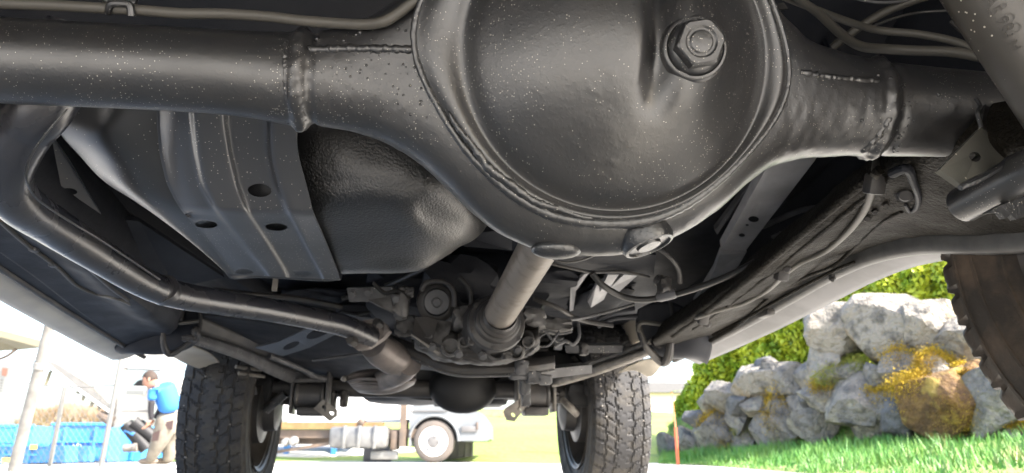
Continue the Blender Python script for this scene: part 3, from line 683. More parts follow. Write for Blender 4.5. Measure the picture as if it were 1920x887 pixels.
# ---- frame rails (front) and braces
def rail(name, a, b_, w_, h_, m): return MB().bar(a, b_, w_, h_, bev=.006).build(name, MAT[m], CAR)
RL = [[V(350, 620, 1.80), V(450, 652, 2.05), V(520, 682, 2.3), V(602, 714, 2.62)], [V(352, 634, 1.80), V(450, 668, 2.05), V(520, 700, 2.3), V(596, 728, 2.62)],
      [V(352, 640, 1.83), V(450, 674, 2.08), V(520, 708, 2.33), V(590, 734, 2.65)], [V(352, 612, 1.95), V(450, 650, 2.2), V(520, 686, 2.4), V(590, 714, 2.75)]]
gridmesh('frame_rail', catgrid(RL, 8, 3), MAT['rail_grey'], CAR, .004)
lA = [[V(375, 590, 1.82), V(450, 625, 2.02), V(530, 660, 2.25), V(620, 700, 2.55)], [V(352, 618, 1.80), V(450, 650, 2.05), V(520, 680, 2.3), V(602, 712, 2.62)]]
gridmesh('rail_flange', catgrid(lA, 6, 3), MAT['dark_steel'], CAR, .004)
MB().tube(pts([(505, 668, 2.2), (560, 690, 2.3), (590, 706, 2.4), (612, 712, 2.45)]), .009, 10).build('rail_bead', MAT['rail_grey'], CAR)
RR = [[V(1220, 652, 1.75), V(1130, 682, 2.0), V(1060, 704, 2.25), V(1040, 712, 2.35)], [V(1222, 660, 1.75), V(1130, 694, 2.0), V(1062, 716, 2.25), V(1035, 722, 2.35)], [V(1222, 662, 1.79), V(1130, 697, 2.04), V(1062, 718, 2.3), V(1035, 724, 2.4)], [V(1215, 636, 1.85), V(1130, 668, 2.1), V(1060, 694, 2.3), V(1035, 702, 2.5)]]
gridmesh('frame_rail', catgrid(RR, 8, 3), MAT['bracket_tan'], CAR, .004)
MB().tube(pts([(1045, 700, 2.2), (1100, 684, 2.1), (1160, 664, 1.95), (1222, 640, 1.76)]), .007, 10).build('rail_bead', MAT['bracket_tan'], CAR)
slab(pts([(1060, 648, 1.9), (1168, 648, 1.9), (1168, 662, 1.9), (1062, 662, 1.9)]), .05).build('rail_brace', MAT['rail_grey'], CAR, False, None)
lc = slab(pts([(478, 652, 1.9), (520, 642, 1.86), (585, 612, 1.78), (640, 588, 1.7), (668, 592, 1.7), (640, 622, 1.76), (580, 652, 1.84), (530, 668, 1.92)]), .006).build('outrigger', MAT['strap_metal'], CAR, False, None)
cut(lc, [hole_cutter(V(546, 648, 1.86), V(546, 648, 1.86)-EYE, .023, .008, .2, V(580, 634, 1.86)-V(546, 648, 1.86)), hole_cutter(V(597, 624, 1.80), V(597, 624, 1.8)-EYE, .033, .012, .2, V(640, 606, 1.8)-V(597, 624, 1.80))])
# curved dark closing panels
gridmesh('floor_panel', catgrid([pts([(380, 590, 1.75), (480, 600, 1.85), (600, 620, 1.95), (700, 640, 2.1)]), pts([(400, 610, 1.95), (520, 640, 2.05), (640, 670, 2.2), (720, 690, 2.3)]), pts([(520, 670, 2.3), (600, 700, 2.5), (660, 712, 2.6), (720, 716, 2.6)])], 6, 6), MAT['floor_paint_hazed'], CAR, .004)
MB().tube(pts([(586, 676, 2.1), (620, 672, 2.1), (660, 666, 2.1), (700, 660, 2.1)]), .005, 8).build('panel_bead', MAT['rail_grey'], CAR)

# ---- body floor, rear body, sills, bumper
def zf(y): return .775-.085*y
rows = []
for y, z in ((-.45, .86), (.0, .86), (.5, .88), (.85, .88), (1.0, .76), (1.12, .71), (1.6, zf(1.6)+.02), (2.1, zf(2.1)+.03), (2.6, zf(2.6)+.12), (3.1, .66), (3.5, .62)):
    rows.append([(x, y, z+(.04 if abs(x) < .2 else 0)) for x in (-.80, -.6, -.45, -.3, -.12, .0, .12, .3, .45, .6, .80)])
A = catgrid(rows, 5, 5)
A[..., 2] += .010*np.maximum(0, np.sin(A[..., 1]*26))*(np.abs(A[..., 0]) > .3)
gridmesh('floor_pan', A, MAT['floor_paint_hazed'], CAR, .004)
MB().box((0, -.47, .77), (1.62, .10, .34), None, .03).build('rear_bumper', MAT['sill_paint'], CAR)
for s in (-1, 1): MB().box((s*.83, 1.5, 1.0), (.05, 4.0, .84), None, .02).build('body_side', MAT['sill_paint'], CAR)
for s in (-1, 1): MB().prism([(s*.755, y, z) for y, z in ((-.45, .60), (.85, .60), (.95, .56), (2.04, .475), (2.08, .68), (3.45, .66), (3.45, 1.08), (-.45, 1.08))], (s*.012, 0, 0)).build('inner_body_side', MAT['floor_paint_hazed'], CAR, False, None)
MB().box((0, 3.60, .66), (1.7, .12, .36), None, .03).build('front_bumper', MAT['dark_steel'], CAR)
MB().box((0, -.1, 1.5), (1.6, 1.0, .9), None, .05).build('rear_cabin', MAT['sill_paint'], CAR)
# left underbody panel and sill
def strip(name, rowsp, m, su=8, sv=3, th=.004): return gridmesh(name, catgrid(rowsp, su, sv), MAT[m], CAR, th)
lu = [VX(-160, 150, -.55), VX(0, 330, -.56), VX(120, 440, -.57), VX(250, 560, -.58), VX(330, 615, -.60)]
li = [p+Vector((.02, 0, .12)) for p in lu]
ll = [VX(-260, 330, -.75), VX(0, 500, -.77), VX(100, 568, -.775), VX(230, 650, -.78), VX(300, 690, -.78)]
ll = [VX(-300, 310, -.75), VX(0, 508, -.765), VX(100, 572, -.77), VX(220, 645, -.775), VX(262, 668, -.775)]
mid = [(a*.55+b_*.45)+Vector((0, 0, .012)) for a, b_ in zip(lu, ll)]
strip('left_floor_side', [li, lu, mid, ll, [p+Vector((-.006, 0, .02)) for p in ll]], 'floor_paint_hazed')
MB().tube([p+Vector((.012, 0, -.002)) for p in ll], .006, 8).build('sill_seam', MAT['dark_steel'], CAR)
lo = [p+Vector((-.080, 0, -.004)) for p in ll]; lo2 = [p+Vector((-.09, 0, .07)) for p in ll]
strip('left_sill', [[p+Vector((-.004, 0, .012)) for p in ll], [p*.5+q*.5+Vector((0, 0, -.004)) for p, q in zip(ll, lo)], lo, lo2], 'sill_paint')
MB().box(V(95, 556, 1.47), (.02, .05, .018), None, .006).build('jack_point', MAT['dark_steel'], CAR)
from mathutils.bvhtree import BVHTree
def onfn(A):
    t = BVHTree.FromPolygons([Vector(p) for p in A.reshape(-1, 3)], [(i*A.shape[1]+j, i*A.shape[1]+j+1, (i+1)*A.shape[1]+j+1, (i+1)*A.shape[1]+j) for i in range(A.shape[0]-1) for j in range(A.shape[1]-1)])
    def f(px, py, lift=.008, dflt=1.2):
        r_ = ray(px, py).normalized(); h = t.ray_cast(EYE, r_)
        return V(px, py, dflt) if h[0] is None else h[0]-r_*lift
    return f
ONL = onfn(catgrid([[tuple(p) for p in q] for q in (li, lu, mid, ll)], 8, 3))
MB().tube([ONL(x, y, .006, d) for x, y, d in ((0, 412, 1.2), (30, 440, 1.2), (60, 465, 1.3), (110, 502, 1.4), (145, 535, 1.5), (185, 552, 1.6), (235, 565, 1.65))]+pts([(285, 598, 1.68), (330, 606, 1.7), (372, 602, 1.72)]), .0045, 10).build('cable', MAT['line_lit_tan'], CAR)
MB().tube([ONL(x, y, .005, d) for x, y, d in ((165, 500, 1.4), (210, 540, 1.5), (240, 562, 1.6))], .0045, 10).build('cable', MAT['dark_steel'], CAR)
MB().tube([ONL(x, y, .003, d) for x, y, d in ((0, 470, 1.2), (70, 520, 1.3), (140, 575, 1.5), (200, 618, 1.7))], .003, 8).build('panel_seam', MAT['dark_steel'], CAR)
lump('cable_clip', [(258, 575, 1.66, .012, .012, .010), (250, 566, 1.66, .009, .010, .008)], MAT['rail_grey'], rough=.5)
for x, y in ((64, 467), (100, 496)):
    MB().box(ONL(x, y, .008), (.014, .014, .010), None, .003).build('cable_clip', MAT['rail_grey'], CAR)
# light plate with a hole between pipe and tank
pl = slab(pts([(92, 245, .99), (130, 300, 1.02), (190, 402, 1.12), (150, 375, 1.08), (66, 312, 1.0), (60, 296, .99)]), .004).build('frame_gusset', MAT['strap_metal'], CAR, False, None)
c = V(131, 359, 1.07); cut(pl, [hole_cutter(c, c-EYE, .010, .005, .1, Vector((1, .3, 0)))])
rail('frame_rail', V(20, 230, 1.15), V(640, 640, 2.35), .06, .08, 'floor_paint_hazed')
slab(pts([(110, 400, 1.2), (260, 415, 1.3), (420, 520, 1.5), (330, 540, 1.5), (230, 480, 1.35)]), .01).build('inner_panel', MAT['floor_paint_hazed'], CAR, False, None)
# left & right front lower corners (body mounts)
def corner(s, px0, flip):
    pass
strip('left_arch_panel', [pts([(213, 640, 1.86), (214, 600, 1.84), (250, 560, 1.8), (300, 555, 1.8), (350, 560, 1.8), (378, 575, 1.8)]),
                          pts([(212, 640, 1.84), (213, 625, 1.82), (250, 600, 1.78), (300, 596, 1.78), (350, 600, 1.78), (378, 600, 1.78)]),
                          pts([(212, 652, 1.84), (222, 654, 1.80), (255, 655, 1.78), (300, 655, 1.78), (340, 650, 1.78), (376, 625, 1.78)]),
                          pts([(222, 660, 1.88), (230, 663, 1.84), (256, 662, 1.82), (300, 664, 1.82), (345, 656, 1.82), (372, 640, 1.84)])], 'floor_paint_hazed', 5, 5)
MB().tube(pts([(310, 560, 1.75), (308, 600, 1.74), (306, 640, 1.73), (318, 664, 1.74), (345, 650, 1.75), (370, 628, 1.76), (376, 600, 1.77), (374, 570, 1.78)]), [.006, .006, .007, .009, .006, .006, .005, .004], 10).build('arch_hoop', MAT['dark_steel'], CAR)
lump('arch_fitting', [(355, 635, 1.75, .02, .02, .01), (368, 622, 1.75, .01, .02, .016), (335, 590, 1.76, .014, .02, .02)], MAT['dark_steel'], rough=.6)
strip('right_arch_panel', [pts([(1196, 580, 1.8), (1230, 565, 1.78), (1270, 570, 1.76), (1310, 600, 1.75), (1332, 640, 1.77)]),
                           pts([(1192, 610, 1.8), (1230, 620, 1.78), (1265, 625, 1.76), (1310, 630, 1.75), (1334, 650, 1.77)]),
                           pts([(1200, 640, 1.8), (1225, 660, 1.78), (1262, 665, 1.76), (1300, 664, 1.75), (1330, 670, 1.77)]),
                           pts([(1215, 652, 1.84), (1240, 676, 1.82), (1262, 672, 1.80), (1300, 672, 1.79), (1326, 682, 1.80)])], 'floor_paint_hazed', 5, 5)
MB().tube(pts([(1196, 606, 1.72), (1205, 630, 1.72), (1212, 652, 1.72), (1240, 678, 1.74), (1252, 672, 1.72), (1258, 640, 1.72), (1262, 600, 1.74), (1256, 565, 1.75)]), [.005, .006, .008, .012, .012, .009, .006, .004], 10).build('arch_hoop', MAT['dark_steel'], CAR)
for k in range(5): MB().lathe(V(1225+k*5, 640, 1.72), (1, .1, 0), [(.012, 0), (.016, .002), (.012, .004)], 16).build('bellows_ring', MAT['black'], CAR)

# right side: sill inner panel, lip, outer sill
ru = [(1225, 640), (1310, 585), (1400, 520), (1480, 460), (1560, 398), (1640, 330), (1720, 285), (1830, 270), (1990, 262)]
rl = [(1262, 668), (1335, 632), (1400, 597), (1470, 557), (1540, 515), (1600, 483), (1680, 458), (1760, 450), (1840, 452), (1990, 440)]
def xr(px): return .56
U = [VX(x, y, .57) for x, y in ru]; Lw = [VX(x, y, .76) for x, y in rl]
import itertools
def resamp(P, n):
    P = [Vector(p) for p in P]; L = [0]
    for i in range(1, len(P)): L.append(L[-1]+(P[i]-P[i-1]).length)
    out = []
    for k in range(n):
        t = L[-1]*k/(n-1); i = max(1, min(len(P)-1, next((j for j in range(len(L)) if L[j] >= t), len(P)-1))); f_ = (t-L[i-1])/(L[i]-L[i-1]); out.append(P[i-1].lerp(P[i], f_))
    return out
U = resamp(U, 12); Lw = resamp(Lw, 12)
A = catgrid([[p+Vector((.03, .0, .05)) for p in U], U, [a*.66+b_*.34+Vector((0, 0, -.006)) for a, b_ in zip(U, Lw)], [a*.3+b_*.7+Vector((0, 0, .0)) for a, b_ in zip(U, Lw)], [a*.06+b_*.94+Vector((0, 0, .004)) for a, b_ in zip(U, Lw)]], 10, 10)
A[..., 2] += .0018*fbm(A*45, 3)
gridmesh('right_floor_side', A, MAT['undercoat'], CAR, .003)
_t = BVHTree.FromPolygons([Vector(p) for p in A.reshape(-1, 3)], [(i*A.shape[1]+j, i*A.shape[1]+j+1, (i+1)*A.shape[1]+j+1, (i+1)*A.shape[1]+j) for i in range(A.shape[0]-1) for j in range(A.shape[1]-1)])
def ON(px, py, lift=.008, dflt=1.2):                                # point lying on the inner panel
    r_ = ray(px, py); h = _t.ray_cast(EYE, r_.normalized()); 
    if h[0] is None: return V(px, py, dflt)
    return h[0]-r_.normalized()*lift
LB = [p+Vector((.004, 0, -.002)) for p in Lw]

gridmesh('sill_flange', catgrid([[p+Vector((-.012, 0, .016)) for p in LB], [p+Vector((-.008, 0, -.012)) for p in LB], [p+Vector((.006, 0, -.014)) for p in LB], [p+Vector((.012, 0, .016)) for p in LB]], 8, 3), MAT['sill_lip'], CAR, .003)
gridmesh('right_sill', catgrid([[p+Vector((.012, 0, .008)) for p in LB], [p+Vector((.05, 0, -.010)) for p in LB], [p+Vector((.088, 0, -.014)) for p in LB], [p+Vector((.10, 0, .06)) for p in LB]], 8, 3), MAT['sill_dirty'], CAR, .003)
MB().box(V(1436, 588, 1.45), (.02, .05, .016), None, .006).build('jack_point', MAT['dark_steel'], CAR)
# dark trailing arm edge (bar along the inner panel)
def strip2(name, l, w1, m, th=.03, dz=.0): return slab([*pts(l)], th).build(name, MAT[m], CAR, False, None)
fr = [(1650, 318), (1600, 358), (1540, 408), (1480, 458), (1400, 526), (1330, 580), (1262, 630)]
MB().tube([ON(x, y, .010, d) for (x, y), d in zip(fr, (.9, .95, 1.0, 1.1, 1.25, 1.4, 1.55))], .0062, 12).build('floor_rail', MAT['undercoat'], CAR)
fr2 = [(1672, 330), (1620, 372), (1560, 420), (1500, 468), (1430, 524), (1360, 576), (1300, 616)]
MB().tube([ON(x, y, .004, d) for (x, y), d in zip(fr2, (.9, .95, 1.0, 1.1, 1.25, 1.4, 1.55))], .0045, 10).build('rail_edge', MAT['undercoat'], CAR)
bh = [(1196, 622, 1.70), (1203, 605, 1.70), (1240, 608, 1.69), (1280, 606, 1.64)]
MB().tube(pts(bh)+[ON(x, y, .012, d) for x, y, d in ((1310, 594, 1.5), (1350, 580, 1.4), (1395, 567, 1.35), (1440, 542, 1.3), (1470, 514, 1.2), (1500, 492, 1.2), (1550, 468, 1.1), (1595, 428, 1.05), (1625, 384, 1.0), (1640, 330, .9))]+[V(1646, 290, .9)], .0055, 12).build('brake_hose', MAT['line_lit_tan'], CAR)
MB().tube([ON(x, y, .004) for x, y in ((1330, 640), (1390, 604), (1440, 560), (1500, 524), (1560, 500), (1600, 466), (1650, 420), (1690, 396))], .0035, 10).build('cable', MAT['undercoat'], CAR)
def nut(px, py, r_=.008, name='bolt', m='dark_steel'):
    c = ON(px, py, .0); n_ = (EYE-c).normalized(); MB().lathe(c-n_*.004, n_+Vector((0, 0, -.5)), [(r_*1.5, 0), (r_*1.5, .004), (r_, .005), (r_, .011), (r_*.8, .013), (.0001, .013)], 12).build(name, MAT[m], CAR, True, 30)
nut(1697, 360, .009); nut(1625, 405, .005); nut(1640, 392, .004); nut(1660, 380, .004); nut(1560, 520, .004); nut(1475, 500, .006); nut(1325, 606, .007)
for px, py in ((1466, 512), (1640, 345), (1318, 596)):
    c = ON(px, py, .012); MB().box(c, (.022, .018, .026), Matrix.Rotation(.5, 3, 'X'), .003).build('hose_clip', MAT['dark_steel'], CAR)
MB().tube([ON(x, y, .002) for x, y in ((1690, 470), (1600, 492), (1500, 540), (1400, 596), (1335, 630))], .003, 8).build('panel_seam', MAT['undercoat'], CAR)
MB().tube(pts([(1110, 512, 1.35), (1130, 535, 1.36), (1165, 555, 1.38), (1200, 562, 1.38), (1240, 558, 1.37), (1300, 542, 1.33), (1360, 520, 1.28), (1410, 495, 1.22), (1440, 478, 1.2)]), .0065, 12).build('brake_pipe', MAT['hose'], CAR)
MB().lathe(V(1250, 553, 1.36), V(1270, 550, 1.35)-V(1230, 560, 1.37), [(.009, -.02), (.011, -.014), (.011, .014), (.009, .02)], 16).build('pipe_clamp', MAT['rail_grey'], CAR)
MB().tube(pts([(1225, 460, 1.3), (1255, 480, 1.3), (1272, 505, 1.32), (1275, 530, 1.34)]), .005, 10).build('hose', MAT['dark_steel'], CAR)
lump('pipe_bracket', [(1245, 535, 1.36, .014, .02, .02), (1236, 525, 1.38, .01, .02, .01), (1465, 492, 1.24, .013, .015, .016), (1452, 503, 1.26, .012, .015, .012), (1468, 506, 1.25, .007, .012, .02)], MAT['dark_steel'], rough=.7)
MB().tube([ON(x, y, l_) for x, y, l_ in ((1672, 326, .02), (1700, 316, .02), (1712, 340, .016), (1722, 370, .012), (1718, 390, .010), (1706, 396, .008), (1698, 384, .01))], [.006, .006, .0045, .004, .003, .003, .002], 10).build('body_hook', MAT['floor_paint_hazed'], CAR)
strip2('shock_mount', [(1655, 318, .95), (1700, 298, .95), (1745, 300, .95), (1700, 330, .95), (1665, 345, .95)], 0, 'floor_paint_hazed', .03)
MB().lathe(V(1745, 300, .88), (.2, -1, -.3), [(.030, -.02), (.031, 0), (.026, .002), (.022, .002), (.020, -.004), (.016, -.004)], 32).build('mount_ring', MAT['dark_steel'], CAR)
# light grey frame member with holes
gm = slab(pts([(1444, 303, 1.06), (1462, 270, 1.0), (1547, 272, 1.0), (1527, 302, 1.06), (1421, 440, 1.34), (1398, 470, 1.40), (1352, 468, 1.40)]), .02).build('frame_member', MAT['member_grey'], CAR, False, None)
cut(gm, [hole_cutter(V(x, y, d), V(x, y, d)-EYE, r_, r_*.6, .12, Vector((1, 0, 0))) for x, y, d, r_ in ((1413, 411, 1.28, .0095), (1391, 441, 1.34, .006), (1401, 422, 1.30, .003))])
strip2('frame_member', [(1350, 478, 1.47), (1400, 472, 1.46), (1372, 520, 1.55), (1320, 575, 1.68), (1300, 572, 1.68), (1338, 510, 1.55)], 0, 'member_grey', .02)
strip2('frame_member', [(1425, 320, 1.25), (1440, 308, 1.24), (1375, 400, 1.38), (1345, 440, 1.44), (1340, 432, 1.44)], 0, 'rail_grey', .012)
MB().tube(pts([(1430, 425, 1.38), (1460, 412, 1.33), (1500, 395, 1.27), (1545, 388, 1.22)]), .0055, 10).build('brake_pipe', MAT['rail_grey'], CAR)
MB().tube(pts([(1448, 445, 1.4), (1470, 436, 1.38), (1490, 440, 1.38), (1480, 450, 1.4), (1455, 448, 1.4)]), .004, 10).build('cable_loop', MAT['rail_grey'], CAR)
for l, r_, m_n in (([(640, 560, 1.7), (700, 545, 1.7), (760, 520, 1.6), (800, 500, 1.5)], .006, 'hose'), ([(860, 520, 1.5), (880, 545, 1.5), (884, 590, 1.5), (872, 620, 1.5)], .007, 'hose'),
    ([(1000, 560, 1.6), (1040, 575, 1.6), (1090, 600, 1.7), (1150, 610, 1.7)], .006, 'dark_steel'), ([(1010, 590, 1.6), (1060, 600, 1.65), (1120, 590, 1.7), (1190, 570, 1.7)], .004, 'rail_grey'),
    ([(1120, 600, 1.75), (1150, 585, 1.75), (1190, 578, 1.75)], .006, 'floor_paint_hazed'), ([(1120, 612, 1.75), (1150, 598, 1.75), (1195, 592, 1.75)], .006, 'floor_paint_hazed'),
    ([(700, 530, 1.5), (722, 550, 1.5), (745, 545, 1.5), (770, 560, 1.5)], .005, 'hose'), ([(790, 545, 1.45), (800, 530, 1.45), (830, 528, 1.45), (850, 545, 1.45), (852, 575, 1.45)], .006, 'dark_steel'),
    ([(640, 600, 1.8), (700, 585, 1.8), (760, 600, 1.75), (775, 640, 1.7)], .005, 'hose'), ([(400, 545, 1.5), (470, 552, 1.6), (560, 560, 1.7), (640, 575, 1.8)], .007, 'dark_steel')):
    MB().tube(pts(l), r_, 10).build('pipe', MAT[m_n], CAR)
lump('casing_boss', [(868, 600, 1.5, .03, .04, .035), (760, 610, 1.6, .03, .04, .03), (1000, 600, 1.55, .035, .04, .03), (885, 640, 1.46, .014, .02, .012), (950, 668, 1.46, .014, .02, .010), (800, 640, 1.5, .02, .03, .02), (1040, 612, 1.62, .05, .04, .02)], MAT['cast_alu'], rough=.5)
lump('casing_rib', [(1020, 530, 1.7, .10, .12, .03), (700, 590, 1.9, .12, .1, .03), (1120, 560, 1.9, .08, .2, .03), (600, 560, 1.9, .12, .1, .02)], MAT['floor_paint_hazed'], rough=.4)
for x, y, d in ((905, 668, 1.45), (860, 664, 1.45), (970, 655, 1.45), (810, 652, 1.47), (742, 560, 1.48), (690, 548, 1.48), (660, 552, 1.48)):
    MB().lathe(V(x, y, d), (0, -1, -.4), [(.010, -.006), (.010, .001), (.007, .002), (.007, .009), (.0001, .009)], 6).build('casing_bolt', MAT['rail_grey'], CAR, False)
# pale pressings behind the axle on the right of the shaft
for l, m in (([(1095, 515, 1.6), (1104, 512, 1.6), (1080, 545, 1.65), (1075, 582, 1.7), (1068, 584, 1.7), (1070, 540, 1.65)], 'rail_grey'), ([(1118, 535, 1.6), (1135, 526, 1.6), (1140, 545, 1.62), (1132, 562, 1.64), (1108, 577, 1.66), (1102, 566, 1.66)], 'rail_grey'),
             ([(1140, 515, 1.55), (1160, 515, 1.55), (1140, 545, 1.6), (1125, 548, 1.6)], 'rail_grey'), ([(1170, 515, 1.55), (1196, 516, 1.55), (1160, 548, 1.6), (1144, 540, 1.6)], 'rail_grey')):
    strip2('floor_pressing', l, 0, 'member_grey', .012)
strip2('floor_crossmember', [(1020, 470, 1.3), (1230, 478, 1.35), (1225, 520, 1.4), (1100, 508, 1.38), (1040, 498, 1.34)], 0, 'floor_paint_hazed', .03)
MB().tube(pts([(1035, 495, 1.33), (1070, 503, 1.34), (1110, 510, 1.36), (1170, 510, 1.38), (1218, 520, 1.38)]), .003, 8).build('crossmember_edge', MAT['dark_steel'], CAR)
strip2('floor_crossmember', [(860, 440, 1.3), (960, 430, 1.3), (1000, 455, 1.3), (960, 470, 1.35), (870, 462, 1.3)], 0, 'floor_paint_hazed', .03)

# ---- front axle
y0 = 2.78; z0 = .43
FA = MB().tube([(-.66, y0, z0), (.66, y0, z0)], .035, 28, True, 0).build('front_axle', MAT['dark_steel'], CAR)
fc = VY(868, 728, y0-.02)
v, f = sph(fc, 1, 16, (.135, .10, .098)); mesh('front_differential', v, f, MAT['black'], FA)
MB().tube([V(470, 742, 2.72), V(760, 739, 2.78), V(1110, 741, 2.9)], .010, 12, True, 0).build('track_rod', MAT['dark_steel'], CAR)
MB().tube([V(470, 720, 2.80), V(760, 722, 2.85), V(1110, 718, 2.95)], .014, 12, True, 0).build('steering_rod', MAT['dark_steel'], CAR)
for s, px in ((-1, 583), (1, 1003)):
    c = VY(px, 742, 2.60)
    MB().lathe(c+Vector((-.045, 0, 0)), (1, 0, 0), [(.02, -.01), (.050, -.006), (.052, .0), (.046, .008), (.046, .08), (.052, .088), (.05, .095), (.02, .1)], 28).build('arm_bush', MAT['dark_steel'], CAR, True, 35)
    mb = MB(); mb.box(VY(px-33, 742, 2.60), (.010, .10, .13), None, .003); mb.box(VY(px+33, 735, 2.60), (.010, .10, .15), None, .003)
    mb.bar(VY(px-30, 715, 2.56), VY(px+30, 713, 2.56), .03, .012); mb.build('arm_bracket', MAT['bracket_tan' if s > 0 else 'dark_steel'], CAR)
    MB().box(VY(px, 772, 2.60), (.09, .09, .03), None, .006).build('bush_bolt', MAT['dark_steel'], CAR)
# drop link plates with two square holes
for l, hs in ((([(588, 766), (606, 748), (632, 768), (632, 780), (618, 790)]), ((608, 764), (622, 774))), (([(944, 772), (948, 765), (984, 742), (990, 758), (965, 790), (950, 788)]), ((962, 778), (974, 768)))):
    q = slab([VY(x, y, 2.55) for x, y in l], .01).build('stabiliser_bracket', MAT['bracket_tan'], CAR, False, None)
    cut(q, [hole_cutter(VY(x, y, 2.55), VY(x, y, 2.55)-EYE, .006, .009, .1, n=8) for x, y in hs])
lump('axle_bracket', [(645, 748, 2.6, .02, .03, .04), (1030, 745, 2.6, .05, .05, .03), (985, 768, 2.6, .02, .03, .02), (566, 757, 2.6, .02, .02, .015), (540, 752, 2.7, .03, .03, .02), (625, 752, 2.6, .015, .03, .05)], MAT['dark_steel'], rough=.5)
# dark engine / sump filling the space above the axle
lump('engine_sump', [(780, 700, 2.9, .30, .25, .16), (880, 715, 3.0, .22, .2, .14), (650, 690, 3.0, .25, .25, .14), (1000, 705, 3.0, .25, .25, .13)], MAT['black'], rough=.2)
MB().box((0, 3.2, .62), (1.2, .5, .24), None, .04).build('engine', MAT['black'], CAR)
slab(pts([(718, 712, 2.6), (740, 705, 2.6), (765, 720, 2.6), (740, 728, 2.6)]), .01).build('shield', MAT['dark_steel'], CAR, False, None)
# springs
for s in (-1, 1):
    P = [(s*.47+.055*math.cos(t*.7), 2.76+.055*math.sin(t*.7), .43+t*.0045) for t in range(55)]
    MB().tube(P, .007, 8, True, 0).build('coil_spring', MAT['dark_steel'], CAR)

# ---- wheels
def wheel(c, side, R0=.365, W0=.222, tm='rubber', steer=0, seed=0, name='front_wheel', ndt=396, gd=.0055):
    c = Vector(c); nT_ = ndt
    sec = []   # (u across -1..1 for tread or None, x offset, r)
    hw = W0/2
    side_p = [(-.62, .205), (-.80, .215), (-.84, .222), (-.86, .223), (-.88, .228), (-.93, .245), (-.955, .2465), (-.96, .251), (-.945, .2525), (-.985, .275), (-1.0, .285), (-1.015, .286), (-1.02, .290), (-1.0, .292), (-.995, .306), (-.99, .318), (-1.005, .319), (-1.0, .324), (-.98, .326), (-.95, .338), (-.95, .345)]
    for a, r_ in side_p: sec.append((None, a*hw, r_))
    nu = 72
    for k in range(nu+1):
        u_ = -1+2*k/nu; x = u_*hw*.93; r_ = R0-.010*abs(u_)**5-.003*u_*u_; sec.append((u_, x, r_))
    for a, r_ in side_p[::-1]: sec.append((None, -a*hw, r_))
    th = np.arange(nT_)/nT_*2*math.pi; V_ = np.zeros((len(sec), nT_, 3)); pitch = 44
    for i, (u_, x, r_) in enumerate(sec):
        rr_ = np.full(nT_, r_)
        if u_ is not None:
            ph = th*pitch/(2*math.pi)
            zig = .035*np.sign(np.sin(2*math.pi*ph+.6))
            g = np.zeros(nT_)
            for g0, wd in ((-.30, .045), (.30, .045), (-.66, .035), (.66, .035)):
                g = np.maximum(g, (np.abs(u_-g0-zig*(1 if abs(g0) < .5 else .6)) < wd)*1.)
            sl = 1 if u_ > 0 else -1
            if abs(u_) < .3: fr = (ph+u_*1.1) % 1; g = np.maximum(g, (fr < .11)*.75*(abs(u_) > .1)); fr2 = (ph+u_*.5+.5) % 1; g = np.maximum(g, (fr2 < .08)*.35)
            elif abs(u_) < .66: fr = (ph+.5+abs(u_)*1.3*1) % 1; g = np.maximum(g, (fr < .13)*.9); fr2 = (ph+abs(u_)*1.3) % 1; g = np.maximum(g, (fr2 < .08)*.35)
            else: fr = (ph+abs(u_)*.9) % 1; g = np.maximum(g, (fr < .16)*1.); fr2 = (ph+.55+abs(u_)*.9) % 1; g = np.maximum(g, (fr2 < .07)*.4)
            rr_ = rr_-g*gd
        elif r_ > .33:
            ph = th*pitch/(2*math.pi); fr = (ph+.9) % 1; rr_ = rr_-(fr < .24)*gd*.8; x = x-math.copysign(1, x)*(fr < .24)*gd*.35
            x = x
        elif .24 < r_ < .30: x = x+math.copysign(.0015, x)*0
        V_[i, :, 0] = x; V_[i, :, 1] = rr_*np.cos(th); V_[i, :, 2] = rr_*np.sin(th)
    me_v = V_.reshape(-1, 3); n_ = nT_
    ff = [(i*n_+j, (i+1)*n_+j, (i+1)*n_+(j+1) % n_, i*n_+(j+1) % n_) for i in range(len(sec)-1) for j in range(n_)]
    rot = Matrix.Rotation(steer, 3, 'Z')
    me_v = [rot @ Vector(p)+c for p in me_v]
    s = side
    rm = MB().lathe((0, 0, 0), (s, 0, 0), [(.212, -.1), (.222, -.105), (.222, -.098), (.205, -.092), (.198, -.07), (.185, -.05), (.180, .03), (.165, .045), (.14, .05), (.10, .035), (.06, .045), (.055, .06), (.0001, .06)], 48)
    rm.lathe((0, 0, 0), (s, 0, 0), [(.212, .085), (.222, .09), (.205, .08), (.190, .05), (.165, .045)], 48)
    rm.v = [tuple(rot @ Vector(p)+c) for p in rm.v]
    w_ = rm.build(name, MAT['rim'], CAR, True, 35)
    # hub / brake
    hb = MB().lathe((0, 0, 0), (s, 0, 0), [(.0001, -.165), (.05, -.16), (.075, -.15), (.08, -.11), (.12, -.10), (.125, -.02), (.13, .02)], 32); hb.v = [tuple(rot @ Vector(p)+c) for p in hb.v]
    hb.build('brake_drum', MAT['dark_steel'], w_, True, 35)
    t = mesh('tyre', me_v, ff, MAT[tm], w_, True, 32)
    # small stones caught in the tread
    st = MB(); rg = random.Random(seed)
    for k in range(34):
        a = rg.uniform(math.pi*.7, math.pi*1.35); u_ = rg.choice([-.3, .3, -.66, .66, -.8, .1]); p = Vector((u_*hw*.93, (R0-.004)*math.cos(a), (R0-.004)*math.sin(a)))
        st.add(*sph(rot @ p+c, rg.uniform(.002, .0045), 4))
    st.build('tread_stones', MAT['bracket_tan'], w_, False, None, kind='stuff')
    return w_
CL = (VY(398, 780, 2.47)); CR = (VY(1160, 780, 2.47))
wheel((CL.x-.002, 2.80, .345), -1, seed=3, steer=R(0))
